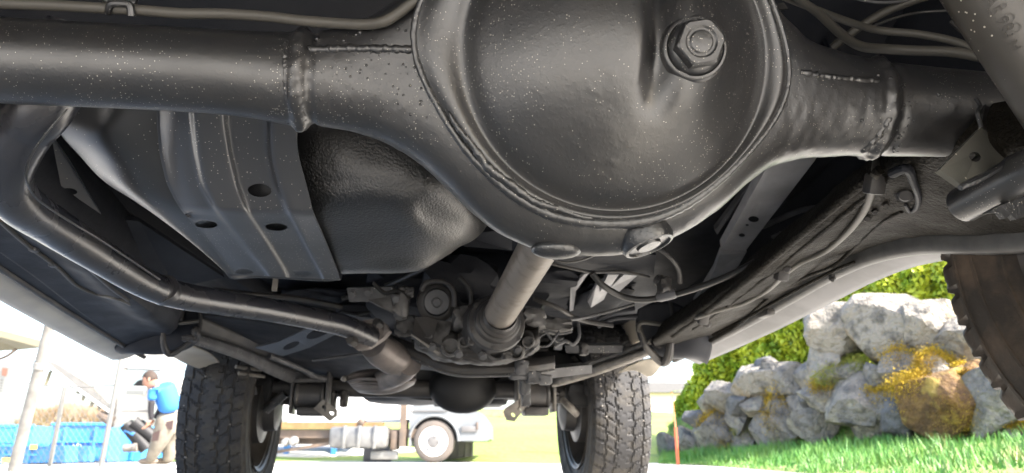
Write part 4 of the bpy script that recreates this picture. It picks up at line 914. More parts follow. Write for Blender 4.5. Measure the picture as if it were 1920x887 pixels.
wheel((CR.x+.014, 2.80, .350), 1, seed=5, steer=R(0))
wheel((.875, .54, .455), 1, tm='rubber_dirty', seed=9, name='rear_wheel', gd=.011)
wheel((-1.0, .54, .455), -1, tm='rubber_dirty', seed=9, name='rear_wheel', ndt=200)
# front wing flares seen above the tyres
strip('wing_flare', [pts([(322, 668, 2.1), (345, 680, 2.2), (372, 690, 2.3), (404, 696, 2.42)]), pts([(310, 650, 2.0), (350, 660, 2.1), (390, 672, 2.25), (412, 690, 2.4)]), pts([(330, 640, 1.95), (370, 652, 2.05), (400, 668, 2.2), (420, 690, 2.45)])], 'sill_paint', 5, 5)
strip('wing_flare', [pts([(1158, 700, 2.35), (1190, 694, 2.25), (1218, 706, 2.2), (1232, 696, 2.15)]), pts([(1170, 690, 2.3), (1200, 682, 2.2), (1222, 688, 2.15), (1242, 685, 2.1)]), pts([(1190, 680, 2.25), (1215, 672, 2.1), (1230, 674, 2.05), (1260, 676, 2.0)])], 'sill_paint', 5, 5)
for px, py, d in ((450, 688, 2.3), (455, 700, 2.3)): MB().tube(pts([(px-8, py, d), (px+40, py+6, d+.1)]), .006, 8).build('brake_pipe', MAT['bracket_tan'], CAR)
lump('steering_knuckle', [(492, 725, 2.6, .05, .05, .08), (500, 760, 2.6, .04, .05, .05), (478, 700, 2.5, .02, .03, .03)], MAT['black'], rough=.4)
MB().tube(pts([(535, 738, 2.5), (515, 755, 2.5), (498, 770, 2.5)]), [.014, .016, .016], 12).build('drag_link', MAT['rail_grey'], CAR)
MB().tube(pts([(478, 700, 2.45), (476, 720, 2.45), (478, 740, 2.45)]), .008, 10).build('brake_hose', MAT['rail_grey'], CAR)
lump('steering_knuckle', [(1085, 740, 2.6, .06, .05, .06), (1110, 720, 2.6, .05, .05, .06)], MAT['black'], rough=.4)
MB().tube(pts([(1055, 750, 2.55), (1070, 765, 2.5), (1083, 778, 2.5)]), [.012, .014, .012], 12).build('drag_link', MAT['bracket_tan'], CAR)

# ================================================================== BACKGROUND

# ---- flatbed truck beyond the front axle (side on, facing right)
TK = VZ(812, 868, 0.); TRZ = -YAW
RZ = Matrix.Rotation(TRZ, 3, 'Z')
def tk(x, y, z): return RZ @ Vector((x, y, z))+TK
class LB(MB):
    def fin(s, T, name, m, parent, angle=35, smooth=True, **kw):
        s.v = [tuple(T(*p)) for p in s.v]; return s.build(name, MAT[m], parent, smooth, angle, **kw)
TRK = root('flatbed_truck', TK, 'small pale flatbed lorry parked side on beyond the front axle', 'truck')
k_ = 1/119.
def X(px): return (px-812)*k_
def Z(py): return (868-py)*k_
def arch_poly():
    P = [(X(764), Z(838)), (X(764), 1.9), (X(850), 1.9), (X(868), 1.2), (X(880), Z(768)), (X(905), Z(776)), (X(920), Z(796)), (X(921), Z(824)), (X(914), Z(828)), (X(862), Z(828))]
    for a in np.linspace(8, 168, 14):
        P.append((.0+.39*math.cos(R(a)), .335+.39*math.sin(R(a))))
    P.append((X(770), Z(836)))
    return P
b = LB(); P = arch_poly(); n = len(P)
b.prism([Vector((x, 0, z)) for x, z in P], (0, 1.7, 0))
CAB = b.fin(tk, 'cab', 'truck_grey', TRK, smooth=False)
b = LB()
for a in range(20):
    pass
b.tube([(.40*math.cos(R(a)), -.015, .335+.40*math.sin(R(a))) for a in range(0, 176, 8)], .022, 8, smooth=0); b.fin(tk, 'wheel_arch', 'truck_grey', CAB)
b = LB(); b.box((X(880), -.012, Z(806)), (.26, .03, .09), None, .008); b.fin(tk, 'bumper_recess', 'hub_grey', CAB)
b = LB(); b.box((X(895), -.02, Z(800)), (.03, .03, .12), None, .005); b.fin(tk, 'side_step', 'chassis', CAB)
b = LB(); b.box((X(800), -.01, Z(772)), (.62, .02, .015)); b.fin(tk, 'trim_line', 'hub_grey', CAB)
b = LB(); b.box((X(812), .01, 1.45), (.6, .04, .5), None, .02); b.fin(tk, 'window', 'glass', CAB)
def twheel(x, y, name, parent):
    q_ = .335/.375; c = lambda pr: [(r_*q_, h) for r_, h in pr]
    w = LB(); w.lathe((x, y, .335), (0, -1, 0), c([(.37, -.2), (.375, -.1), (.37, -.02), (.35, .0), (.32, .008), (.27, .012), (.262, .0)]), 48); T = w.fin(tk, name, 'tyre_dusty', parent)
    w = LB(); w.lathe((x, y, .335), (0, -1, 0), c([(.262, .004), (.25, -.01), (.235, -.02), (.21, .0), (.18, .012), (.12, .004), (.12, .02), (.10, .035), (.0001, .035)]), 40); w.fin(tk, 'wheel_rim', 'rim_white', T)
    w = LB(); w.lathe((x, y-.04, .33), (0, -1, 0), c([(.11, -.01), (.105, .01), (.06, .02), (.0001, .02)]), 24)
    for q in range(5):
        a = q*2*math.pi/5; w.lathe((x+.075*math.cos(a), y-.04, .33+.075*math.sin(a)), (0, -1, 0), [(.014, 0), (.014, .03), (.0001, .03)], 6)
    w.fin(tk, 'hub_cap', 'hub_grey', T)
    w = LB()
    for q in range(8):
        a = q*math.pi/4+.2; w.box((x+.165*math.cos(a), y-.012, .335+.165*math.sin(a)), (.03, .01, .03), Matrix.Rotation(-a, 3, 'Y'), .004)
    w.fin(tk, 'rim_slots', 'black', T, kind='stuff')
twheel(0, .0, 'truck_wheel', TRK); twheel(-4.0, .0, 'truck_wheel', TRK)
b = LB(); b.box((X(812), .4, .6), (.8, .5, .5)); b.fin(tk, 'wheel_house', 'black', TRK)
b = LB(); b.box((X(540), .05, Z(799)), (2.9, .12, .10)); b.fin(tk, 'bed_beam', 'wood', TRK, smooth=False)
b = LB(); b.box((X(590), .10, Z(814)), (3.4, .1, .14)); b.box((X(560), .3, Z(828)), (3, .1, .10)); b.fin(tk, 'chassis_rail', 'chassis', TRK, smooth=False)
b = LB(); b.bar((X(500), .0, Z(850)), (X(615), .0, Z(832)), .03, .05); b.fin(tk, 'under_run_bar', 'chassis', TRK)
b = LB(); b.box((X(668), .1, Z(821)), (.95, .42, .34), None, .07); TT = b.fin(tk, 'fuel_tank', 'truck_tank', TRK)
for px in (642, 670, 700):
    b = LB(); b.box((X(px), .08, Z(821)), (.05, .44, .36), None, .012); b.fin(tk, 'tank_strap', 'truck_tank', TT)
b = LB(); b.lathe((X(670), .0, Z(793)), (0, -1, 0), [(.06, -.1), (.06, .02), (.03, .04), (.0001, .04)], 16); b.fin(tk, 'bed_hook', 'chassis', TRK)
b = LB(); b.box((X(752), .12, 1.0), (.10, .3, 1.5)); b.box((X(735), .15, Z(826)), (.12, .3, .3), None, .03); b.fin(tk, 'cab_rear_frame', 'chassis', TRK)
b = LB(); b.box((X(620), .02, 1.35), (2.5, .04, 1.35)); b.box((X(620), 1.5, 1.35), (2.5, .04, 1.35)); b.fin(tk, 'box_side', 'white_paint', TRK, smooth=False)
b = LB(); b.box((X(716), .12, Z(854)), (.45, .1, .14), None, .03); b.lathe((X(730), .2, Z(845)), (0, 0, 1), [(.05, 0), (.06, .05), (.03, .18), (.0001, .2)], 14); b.fin(tk, 'air_cylinder', 'galv', TRK)
b = LB(); b.lathe((X(505), -.05, Z(832)), (0, -1, 0), [(.06, -.05), (.05, .05), (.0001, .06)], 12); b.lathe((X(528), -.05, Z(830)), (0, -1, 0), [(.07, -.05), (.05, .05), (.0001, .06)], 12); b.lathe((X(543), -.05, Z(828)), (0, -1, 0), [(.08, -.05), (.06, .05), (.0001, .06)], 12); b.fin(tk, 'rear_fitting', 'galv', TRK)

# things beyond the truck
def thing1(name, mb, m, label, cat, smooth=False, **kw): return mb.build(name, MAT[m], None, smooth, 35, label=label, cat=cat, **kw)
c = VY(858, 866, 13.5); c.z = 0
g = MB(); g.box(c+Vector((0, 0, .25)), (.55, .5, .5), None, .03)
for q in range(5): g.box(c+Vector((-.24+q*.12, -.27, .25)), (.03, .03, .46))
thing1('utility_cabinet', g, 'galv', 'pale ribbed metal cabinet on the ground behind the truck front wheel', 'cabinet', True)
c = VY(708, 866, 13.2); c.z = 0
g = MB(); g.box(c+Vector((0, 0, .16)), (.5, .4, .32), None, .03); thing1('steel_drum_rack', g, 'hub_grey', 'low grey box standing on the ground behind the truck', 'box', True)
c = VY(625, 864, 14.5); c.z = 0
g = MB(); g.box(c+Vector((-.3, 0, .42)), (1.5, .3, .12), None, .02); g.box(c+Vector((-.0, 0, .2)), (.1, .2, .4)); g.box(c+Vector((-.9, 0, .2)), (.1, .2, .4)); thing1('blue_trestle', g, 'blue_paint', 'blue trestle seen under the bed of the truck', 'trestle', True)
v, f = sph((0, 0, 0), 1, 10, (3.2, 1.2, .35)); cc = VY(570, 866, 15.5); cc.z = .0
v = [tuple(Vector(p)+cc) for p in v]; mesh('gravel_heap', v, f, MAT['pavement'], None, label='low pale heap of gravel behind the truck bed', cat='heap')
c = VY(1056, 862, 12.5); c.z = .15
g = MB(); g.box(c+Vector((0, 0, .33)), (.09, .06, .9), None, .01); thing1('white_post', g, 'white_paint', 'white post in the meadow left of the right front tyre', 'post', True)
# small house on the meadow horizon
h = VY(1235, 777, 52); hr = root('house', h, 'distant low house on the horizon behind the red marker pole', 'house')
g = MB(); g.box(h+Vector((0, 0, .7)), (4.5, 3, 1.6)); g.build('wall', MAT['house_wall'], hr, False, None)
g = MB(); g.prism([h+Vector((-2.6, -1.8, 1.5)), h+Vector((-2.6, 1.8, 1.5)), h+Vector((-2.6, 0, 2.4))], (5.2, 0, 0)); g.build('roof', MAT['awning'], hr, False, None)
# red marker pole
p0 = V(1271, 867, 9.4); p0.z = 0; rp = root('marker_pole', p0, 'thin red and orange snow marker pole on the grass verge', 'pole')
MB().tube([p0, p0+Vector((0, 0, .50))], .022, 10, True, 0).build('lower_sleeve', MAT['red_post'], rp)
MB().tube([p0+Vector((0, 0, .50)), p0+Vector((-.02, 0, .98))], [.012, .007], 8, True, 0).build('upper_rod', MAT['orange_post'], rp)

# ---- rock wall
def rock_d(px, py=0): return float(np.interp(px, [1240, 1330, 1450, 1560, 1750, 1900, 2000], [12.0, 10.9, 9.7, 8.7, 7.6, 6.8, 6.4]))+max(0, (760-py))*.004
ROCKS = [ # px, py, w, h, material, label detail, moss
 (1576, 627, 88, 80, 'boulder_pale', 'rounded white boulder at the upper left end of the top row', 0), (1660, 628, 100, 108, 'boulder_pale', 'large pale cracked boulder in the middle of the top row', 0),
 (1738, 612, 92, 96, 'boulder_pale', 'tall pale boulder of the top row left of the big tyre', 0), (1796, 638, 66, 92, 'boulder', 'bluish grey block half hidden by the rear tyre at top', 0),
 (1547, 675, 58, 66, 'boulder_pale', 'small pale rock below the rounded white boulder', 0), (1582, 706, 80, 52, 'boulder', 'flat grey rock under the top row with grass', 3),
 (1598, 755, 76, 90, 'boulder', 'smooth blue grey boulder in the middle of the wall', 0), (1638, 778, 66, 84, 'boulder', 'speckled grey boulder with a yellow moss cap', 2),
 (1680, 772, 58, 88, 'boulder_dark', 'narrow dark streaked boulder left of the brown mossy one', 0), (1752, 768, 104, 124, 'boulder_brown', 'big boulder covered in brown moss', 1),
 (1695, 690, 96, 52, 'boulder', 'flat ledge of rock draped with bright yellow moss', 2), (1762, 705, 84, 60, 'boulder_pale', 'pale slab between two yellow moss patches', 1),
 (1868, 760, 88, 100, 'boulder', 'grey boulder beside the rear tyre at the right edge', 0), (1822, 712, 70, 70, 'boulder_brown', 'yellow brown rock touching the rear tyre silhouette', 1),
 (1546, 745, 66, 56, 'boulder', 'grey rock with a thick yellow moss pelt', 2), (1528, 797, 74, 56, 'boulder', 'broad low grey boulder standing in the grass', 0),
 (1425, 717, 76, 66, 'boulder_pale', 'tan squared boulder on top of the left wall', 0), (1477, 716, 76, 60, 'boulder', 'white topped grey boulder beside the tan squared one', 0),
 (1439, 686, 44, 28, 'boulder_dark', 'small dark stone perched on the tan boulder', 0), (1362, 748, 48, 60, 'boulder', 'upright grey brown stone on the far left top row', 0),
 (1330, 755, 40, 48, 'boulder', 'small rounded stone topping the far left pile', 0), (1388, 756, 34, 52, 'boulder_dark', 'dark cleft stone left of the tan boulder', 0),
 (1350, 815, 70, 80, 'boulder', 'large grey stone at the foot of the left pile', 2), (1386, 786, 46, 44, 'boulder', 'plain grey stone in the centre of the left pile', 0),
 (1418, 762, 46, 46, 'boulder', 'grey stone directly under the tan squared boulder', 0), (1398, 824, 54, 48, 'boulder', 'low stone overgrown with green and yellow moss', 3),
 (1434, 805, 40, 82, 'boulder', 'tall narrow grey pillar stone', 0), (1472, 797, 64, 96, 'boulder', 'tall leaning grey slab in the grass', 2),
 (1467, 757, 44, 38, 'boulder', 'small stone carrying an orange moss cap', 2), (1522, 750, 50, 44, 'boulder_dark', 'shadowed stone behind the yellow moss', 0),
 (1308, 787, 38, 38, 'boulder_dark', 'small dark stone near the left end of the wall', 0), (1290, 832, 50, 46, 'boulder', 'low stone near the red pole', 0),
 (1258, 840, 40, 44, 'boulder_dark', 'leftmost stone of the rock wall', 0), (1322, 822, 40, 56, 'boulder', 'upright stone right of the red pole', 0),
 (1517, 706, 46, 46, 'boulder', 'small grey stone between the two top rows', 0), (1640, 705, 40, 44, 'boulder', 'grey wedge stone below the cracked boulder', 0),
 (1722, 735, 44, 56, 'boulder_pale', 'whitish stone framed by moss above the brown boulder', 2), (1800, 790, 60, 60, 'boulder', 'greyish stone in the grass right of the brown boulder', 2),
 (1905, 820, 50, 50, 'boulder', 'low stone with orange moss at the right edge', 2), (1500, 765, 40, 50, 'boulder', 'grey stone right of the leaning slab', 0)]
def boulder(px, py, w, h, mname, label, moss, seed):
    rg = random.Random(seed); d = rock_d(px, py); c = V(px, py, d); sx = w/2/F*d*1.30; sz = h/2/F*d*1.30; sy = (sx+sz)*.62
    bm = bmesh.new(); bmesh.ops.create_icosphere(bm, subdivisions=4, radius=1)
    planes = []
    for k in range(17):
        n = Vector((rg.gauss(0, 1), rg.gauss(0, 1), rg.gauss(0, 1))).normalized(); planes.append((n, rg.uniform(.55, .86)))
    co = np.array([tuple(v.co) for v in bm.verts])
    nz = fbm(co*1.3+seed*7.3, 4, seed)
    nz2 = fbm(co*5+seed*3.1, 3, seed)
    for v, a, a2 in zip(bm.verts, nz, nz2):
        p = v.co.copy()*(1.12+.16*a)
        for n, dd in planes:
            e = p.dot(n)-dd
            if e > 0: p -= n*e*.97
        p *= 1+.025*a2
        v.co = p
    rot = Matrix.Rotation(rg.uniform(-.25, .25), 3, 'Y')
    for v in bm.verts: p = rot @ v.co; v.co = Vector((p.x*sx, p.y*sy, p.z*sz))*1.08
    me = bpy.data.meshes.new('boulder'); bm.to_mesh(me)
    me.materials.append(MAT[mname]); me.polygons.foreach_set('use_smooth', [True]*len(me.polygons)); me.set_sharp_from_angle(angle=R(24))
    o = bpy.data.objects.new('boulder', me); COL.objects.link(o); o.location = c
    finish(o, label+' in the rock wall' if 'wall' not in label else label, 'boulder', 'boulders of the rock wall')
    if moss:
        rg2 = random.Random(seed+99); vs = [v.co.copy() for v in bm.verts if (v.co.z > -.45*sz and v.co.y < .35*sy)]
        cen = [(rg2.choice(vs), rg2.uniform(.3, .6)*max(sx, sz)) for _ in range({1: 3, 2: 3, 3: 4}[moss])]
        if moss >= 2: cen.append((Vector((0, -sy*.35, sz*.85)), .75*max(sx, sz)))
        keep = []
        for p in vs:
            e = min((p-q).length/r_+.35*mnoise.noise(p*9+Vector((seed, 0, 0))) for q, r_ in cen)
            if e < 1: keep.append((p, 1-e))
        mv = []; mf = []
        if keep:
            for k in range(5200):
                p, e = rg2.choice(keep); p = p+Vector((rg2.gauss(0, 1), rg2.gauss(0, 1), rg2.gauss(0, 1)))*.035*max(sx, sz)/.3
                nn = p.normalized(); p = p+nn*rg2.uniform(-.006, .016)*(e**.4); t_ = nn.orthogonal().normalized(); t_.rotate(Matrix.Rotation(rg2.random()*6.3, 3, nn)); s_ = rg2.uniform(.006, .012); i_ = len(mv)
                mv += [tuple(p-t_*s_), tuple(p+t_*s_), tuple(p+nn*s_*1.3+t_*rg2.gauss(0, .4)*s_)]; mf.append((i_, i_+1, i_+2))
            bm_ = mesh('moss', mv, mf, MAT['moss' if moss < 3 else 'moss_green'], None, False, None, kind='stuff'); bm_.parent = o
    bm.free(); return o
for k, r_ in enumerate(ROCKS): boulder(*r_, k+1)

# ---- hedge
def leafcloud(cs, n, size, seed, nrm=None):
    rg = np.random.default_rng(seed); cs = np.array(cs, float); vol = np.prod(cs[:, 3:6], axis=1)**.67; pk = rg.choice(len(cs), n, p=vol/vol.sum())
    u = rg.normal(size=(n, 3)); u /= np.linalg.norm(u, axis=1)[:, None]; r_ = rg.uniform(.55, 1.02, n)**.6
    c = cs[pk, :3]+u*r_[:, None]*cs[pk, 3:6]
    c += .12*cs[pk, 3:6]*np.stack([fbm(c*1.5, 2, 1), fbm(c*1.5, 2, 2), fbm(c*1.5, 2, 3)], 1)
    a = rg.normal(size=(n, 3)); a /= np.linalg.norm(a, axis=1)[:, None]; b = np.cross(a, rg.normal(size=(n, 3))); b /= np.linalg.norm(b, axis=1)[:, None]
    s = size*rg.uniform(.6, 1.4, n)[:, None]; a = a*s; b = b*s*.5
    v = np.stack([c-a, c+b, c+a, c-b], 1).reshape(-1, 3); i = np.arange(n)*4
    return v, np.stack([i, i+1, i+2, i+3], 1).tolist()
hl = V(1500, 700, 11)
HG = root('hedge', (hl.x, hl.y, .8), 'tall bright green conifer hedge growing above the rock wall', 'hedge')
cs = []
rg = random.Random(4)
for px, py, d in ((1345, 690, 13.2), (1390, 660, 12.8), (1435, 640, 12.3), (1480, 620, 11.8), (1530, 600, 11.3), (1580, 580, 10.8), (1630, 560, 10.3), (1680, 545, 9.8), (1730, 530, 9.4), (1790, 510, 9.0), (1850, 500, 8.6), (1910, 490, 8.2),
                  (1340, 740, 13.4), (1400, 700, 12.6), (1460, 670, 12.0), (1520, 650, 11.4), (1590, 640, 10.8), (1650, 620, 10.2), (1720, 600, 9.5), (1800, 580, 9), (1322, 750, 13.8), (1880, 570, 8.6)):
    p = V(px, py, d); s = rg.uniform(.38, .55)*(d/11); cs.append((p.x, p.y, p.z, s*.9, s*.9, s*1.1))
    for q in range(3): cs.append((p.x+rg.gauss(0, .3), p.y+rg.gauss(0, .2), p.z-.1+rg.gauss(0, .22), s*.5, s*.5, s*.6))
for px, py, d, s in ((1300, 768, 14, .22), (1308, 745, 13.8, .22), (1318, 722, 13.6, .22), (1330, 700, 13.4, .2), (1345, 672, 13.2, .22), (1368, 655, 13, .2), (1400, 636, 12.6, .2), (1440, 615, 12.2, .2), (1490, 592, 11.7, .2)):
    p = V(px, py, d); cs.append((p.x, p.y, p.z, s, s, s*1.3))
v, f = leafcloud(cs, 95000, .05, 5)
mesh('foliage', v, f, MAT['leaf'], HG, False, kind='stuff')
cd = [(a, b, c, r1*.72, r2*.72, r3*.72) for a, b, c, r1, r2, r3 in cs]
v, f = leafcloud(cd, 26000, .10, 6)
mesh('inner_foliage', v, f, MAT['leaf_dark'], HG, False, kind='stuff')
tr = MB()
for a, b, c, *_ in cs[::4]: tr.tube([(a, b, .1), (a, b, c)], [.04, .015], 7, True, 0)
tr.build('trunks', MAT['twig'], HG, kind='stuff')
# bare shrubs far left and behind the truck
def shrub(name, px0, px1, ytop, ybase, d, label, seed, n=1500):
    rg = random.Random(seed); b = MB(); base = V((px0+px1)/2, ybase, d); o = root(name, base, label, 'shrub', 'bare winter shrubs on the horizon'); m = MB(); v = []; f = []
    W = (px1-px0)/F*d; H = (ybase-ytop)/F*d
    for k in range(n):
        x = rg.uniform(-W/2, W/2); hh_ = H*(1-.5*abs(2*x/W)**2)*rg.uniform(.55, 1.05)*(1+.25*math.sin(x*5+seed)); y = rg.uniform(-.5, .5); lx = rg.gauss(0, .15)*hh_; w = .006+.010*rg.random()
        z0_ = base.z+hh_*rg.uniform(0, .5); q = len(v)
        v += [(base.x+x-w, base.y+y, z0_), (base.x+x+w, base.y+y, z0_), (base.x+x+lx, base.y+y+rg.gauss(0, .1), base.z+hh_)]; f.append((q, q+1, q+2))
    mesh('twigs', v, f, MAT['twig'], o, False, kind='stuff')
    for k in range(5):
        x = (k-2)/5*W; m.tube([base+Vector((x, 0, -.6)), base+Vector((x*1.1, 0, H*.5))], [.05, .02], 6, True, 0)
    m.build('stems', MAT['twig'], o)
shrub('bare_shrub', 50, 110, 768, 802, 17, 'leftmost bare brown shrub behind the leaning lamp pole', 1, 2500)
shrub('bare_shrub', 100, 150, 760, 802, 17, 'bare brown shrub between the two fence posts', 2, 2500)
shrub('bare_shrub', 140, 210, 762, 802, 16, 'bare brown shrub above the blue container', 3, 3000)
shrub('bare_shrub', 900, 960, 765, 800, 30, 'pale bare shrub on the slope right of the truck bumper', 5, 1200)

# ---- blue containers / skips on the left
def skip(x0, x1, yt, yb, d, label, m='blue_paint', lean=0):
    a = V(x0, yb, d); c = V(x1, yb, d); a.z = c.z = 0; top = V((x0+x1)/2, yt, d).z; o = root('blue_container', (a+c)/2, label, 'container', 'blue containers behind the fence')
    cx = (a+c)/2; W = (c-a).length; ex = (c-a).normalized(); ey = Vector((-ex.y, ex.x, 0)); b = MB()
    rot = Matrix((ex, ey, Vector((0, 0, 1)))).transposed()
    pr = [(-W/2+lean, 0), (W/2-lean, 0), (W/2, top), (-W/2, top)]
    b.prism([cx+ex*q[0]+Vector((0, 0, q[1]+.02)) for q in pr], ey*1.3); b.build('body', MAT[m], o, False, None)
    r_ = MB(); r_.box(cx+ey*.0+Vector((0, 0, top+.02)), (W+.04, .06, .05), rot, .01); r_.box(cx-ey*.02+Vector((0, 0, top*.55)), (W-.1, .04, .03), rot, .01); r_.build('rim', MAT['blue_light'], o)
    for k in range(max(2, int(W/.45))):
        t = (k+.5)/max(2, int(W/.45)); q = MB(); q.box(cx+ex*(-W/2+W*t)-ey*.02+Vector((0, 0, top/2)), (.04, .05, top*.92), rot, .008); q.build('rib', MAT[m], o)
    return o, cx, ex, ey, W, top
o, cx, ex_, ey_, W_, top_ = skip(86, 200, 797, 866, 11.2, 'large blue waste container with a small white emblem behind the wire fence')
em = MB(); e0 = cx-ey_*.03+Vector((0, 0, top_*.36))
for k in range(4):
    a = k*math.pi/4; dv = ex_*math.cos(a)*.09+Vector((0, 0, math.sin(a)*.09)); em.bar(e0-ey_*.02-dv, e0-ey_*.02+dv, .012, .012, up=(0, 1, 0))
em.build('emblem', MAT['white_paint'], o)
skip(-60, 55, 800, 838, 13.5, 'blue container at the far left edge beyond the lamp pole', 'blue_light')
o, cx, ex_, ey_, W_, top_ = skip(-20, 76, 838, 872, 9.8, 'low blue bin with yellow stickers at the left edge')
for q, w_ in ((cx+ex_*.25-ey_*.05+Vector((0, 0, .24)), .10), (cx-ex_*.10-ey_*.05+Vector((0, 0, .06)), .13)): MB().box(q, (w_, .01, .07)).build('sticker', MAT['yellow_sticker'], o)
skip(204, 262, 800, 866, 11.8, 'blue container beneath the white van', 'blue_light')
skip(250, 345, 826, 868, 12.5, 'blue container behind the legs of the man')

# ---- fence
f0, f1 = V(-60, 884, 7.2), V(340, 872, 9.5)
FD = 8.4
FE = root('wire_fence', (V(100, 870, FD).x, V(100, 870, FD).y, 0), 'chain link fence with round posts and a barbed wire on top', 'fence')
def fp(px, py): return V(px, py, 8.6-(px-100)*.002)
for a, b_ in (((92, 880), (122, 724)), ((190, 872), (229, 665))):
    p, q = fp(*a), fp(*b_); p.z = 0; MB().tube([p, q], .026 if a[0] < 100 else .03, 12, True, 0).build('fence_post', MAT['galv'], FE)
MB().tube([fp(-80, 708), fp(18, 714), fp(120, 726), fp(222, 722)], .010, 6).build('top_wire', MAT['pole_grey'], FE)
g = MB()
mesh_pitch = 11
for k in range(-34, 40):
    for s in (1, -1):
        x0 = k*mesh_pitch; ya, yb_ = 876, 712 if k*mesh_pitch > -200 else 712
        L = (ya-735); xa = x0; xb = x0+s*L*.62
        if s < 0: xa, xb = x0, x0-L*.62
        lo, hi = -60, 226
        # clip to fence extent
        t0, t1 = 0, 1
        for bnd, sg in ((lo, 1), (hi, -1)):
            da, db = sg*(xa-bnd), sg*(xb-bnd)
            if da < 0 and db < 0: t0 = 2; break
            if da < 0: t0 = max(t0, da/(da-db))
            if db < 0: t1 = min(t1, da/(da-db))
        if t0 >= t1: continue
        g.tube([fp(xa+(xb-xa)*t0, ya-L*t0), fp(xa+(xb-xa)*t1, ya-L*t1)], .0022, 4, False, 0)
g.build('wire_mesh', MAT['galv'], FE, kind='stuff')
# lamp pole (leaning grey), with arm
p, q = V(25, 886, 6.6), V(110, 540, 6.6); p.z = 0
LP = root('lamp_pole', p, 'thick grey pole rising at the far left in front of the fence', 'pole')
MB().tube([p, q], [.054, .042], 16, True, 0).build('shaft', MAT['pole_grey'], LP)
MB().tube([p+(q-p)*.58-(q-p).normalized()*.03, p+(q-p)*.58+(q-p).normalized()*.03], .058, 16, True, 0).build('collar', MAT['galv'], LP)
# tan canopy top left
CP = slab([V(-60, 618, 9), V(10, 634, 9), V(70, 650, 9), V(78, 652, 9), V(40, 656, 9.3), V(-60, 662, 9.3)], .1)
o = CP.build('canopy', MAT['tarp_tan'], None, False, None, label='tan canopy corner reaching in at the left edge below the sill', cat='canopy')
MB().tube([V(-20, 680, 9.1), V(12, 668, 9.1), V(30, 655, 9.1)], .02, 8).build('strut', MAT['chassis'], o)
# sign on the left edge
sg = slab([V(-40, 684, 8.2), V(21, 687, 8.2), V(11, 741, 8.2), V(-45, 740, 8.2)], .02).build('notice_board', MAT['poster'], None, False, None, label='pale notice board hanging on the fence at the left edge', cat='sign')
slab([V(4, 690, 8.19), V(14, 691, 8.19), V(11, 706, 8.19), V(3, 704, 8.19)], .004).build('picture', MAT['poster_ink'], sg, False, None)
for q in range(5): slab([V(0, 712+q*5, 8.19), V(6-q*.8, 712.5+q*5, 8.19), V(5.5-q*.8, 714.5+q*5, 8.19), V(0, 714+q*5, 8.19)], .004).build('text_line', MAT['hub_grey'], sg, False, None)
# slanting loading ramp
ra = slab([V(68, 668, 9.6), V(108, 682, 9.9), V(176, 726, 10.2), V(208, 760, 10.2), V(208, 774, 9.6), V(150, 733, 9.6)], .03).build('loading_ramp', MAT['awning'], None, False, None, label='grey slanting ramp sheet hanging between the pole and the white van', cat='ramp')
for a, b_ in (((100, 680), (118, 700)),): pass
MB().tube([V(68, 668, 9.58), V(150, 733, 9.58), V(208, 774, 9.58)], .018, 8, smooth=0).build('edge_rail', MAT['white_paint'], ra)
for px, py, h_ in ((90, 694, 32), (156, 742, 10), (172, 752, 12), (186, 762, 8), (146, 733, 6)): MB().box(V(px, py+h_/2, 9.6), (.04, .02, h_/F*9.6*.9), Matrix.Rotation(.15, 3, 'Y')).build('hanging_strap', MAT['tarp_tan'], ra)
MB().tube([V(186, 776, 9.6), V(210, 790, 9.6)], [.05, .08], 10).build('hinge', MAT['chassis'], ra)

# ---- white van with open side, left of the tyre
vd = 10.6
VN = root('white_van', (V(280, 866, vd).x, V(280, 866, vd).y, 0), 'white utility vehicle with window and handle panel where the man is working', 'van')
vsl = lambda l, name, m, d=vd, th=.06: slab([V(x, y, d) for x, y in l], th).build(name, MAT[m], VN, False, None)
vsl([(228, 660), (318, 662), (340, 690), (340, 690), (300, 692), (236, 688), (224, 800), (208, 802)], 'body_frame', 'van_white')
vsl([(232, 726), (280, 726), (282, 788), (228, 786)], 'tail_panel', 'van_white', 10.5)
vsl([(228, 770), (280, 770), (282, 772), (228, 772)], 'panel_joint', 'hub_grey', 10.48, .01)
vsl([(236, 732), (270, 732), (270, 740), (236, 740)], 'number_plate', 'poster', 10.46, .02)
vsl([(300, 692), (340, 690), (340, 800), (300, 800)], 'side_panel', 'van_white', 10.9)
vsl([(234, 692), (300, 694), (298, 724), (234, 724)], 'window', 'glass', 10.9, .02)
vsl([(248, 724), (258, 714), (275, 711), (276, 725)], 'seat', 'black', 10.8)
vsl([(228, 660), (231, 660), (211, 802), (208, 802)], 'door_seal', 'chassis', 10.58, .03)
vsl([(232, 690), (300, 693), (300, 696), (232, 693)], 'window_frame', 'hub_grey', 10.57, .02)
vsl([(276, 726), (282, 726), (284, 788), (279, 788)], 'panel_edge', 'hub_grey', 10.47, .02)
g = MB(); g.tube([V(236, 795, 10.5), V(275, 842, 10.5)], .10, 12, True, 0); g.tube([V(250, 790, 10.5), V(300, 830, 10.6)], .10, 12, True, 0); g.build('undercarriage', MAT['black'], VN)
g = MB(); g.lathe(V(243, 840, 10.4), (1, 0, .1), [(.03, -.1), (.06, -.08), (.06, .05), (.07, .06), (.07, .12), (.0001, .12)], 14); g.build('actuator', MAT['bracket_tan'], VN)
g = MB(); g.tube([V(236, 805, 10.45), V(252, 815, 10.45)], .05, 10, True, 0); g.build('blue_canister', MAT['blue_paint'], VN)
g = MB(); g.lathe(V(215, 800, 10.6), (0, -1, 0), [(.38, -.2), (.38, 0), (.25, .02), (.0001, .02)], 24)

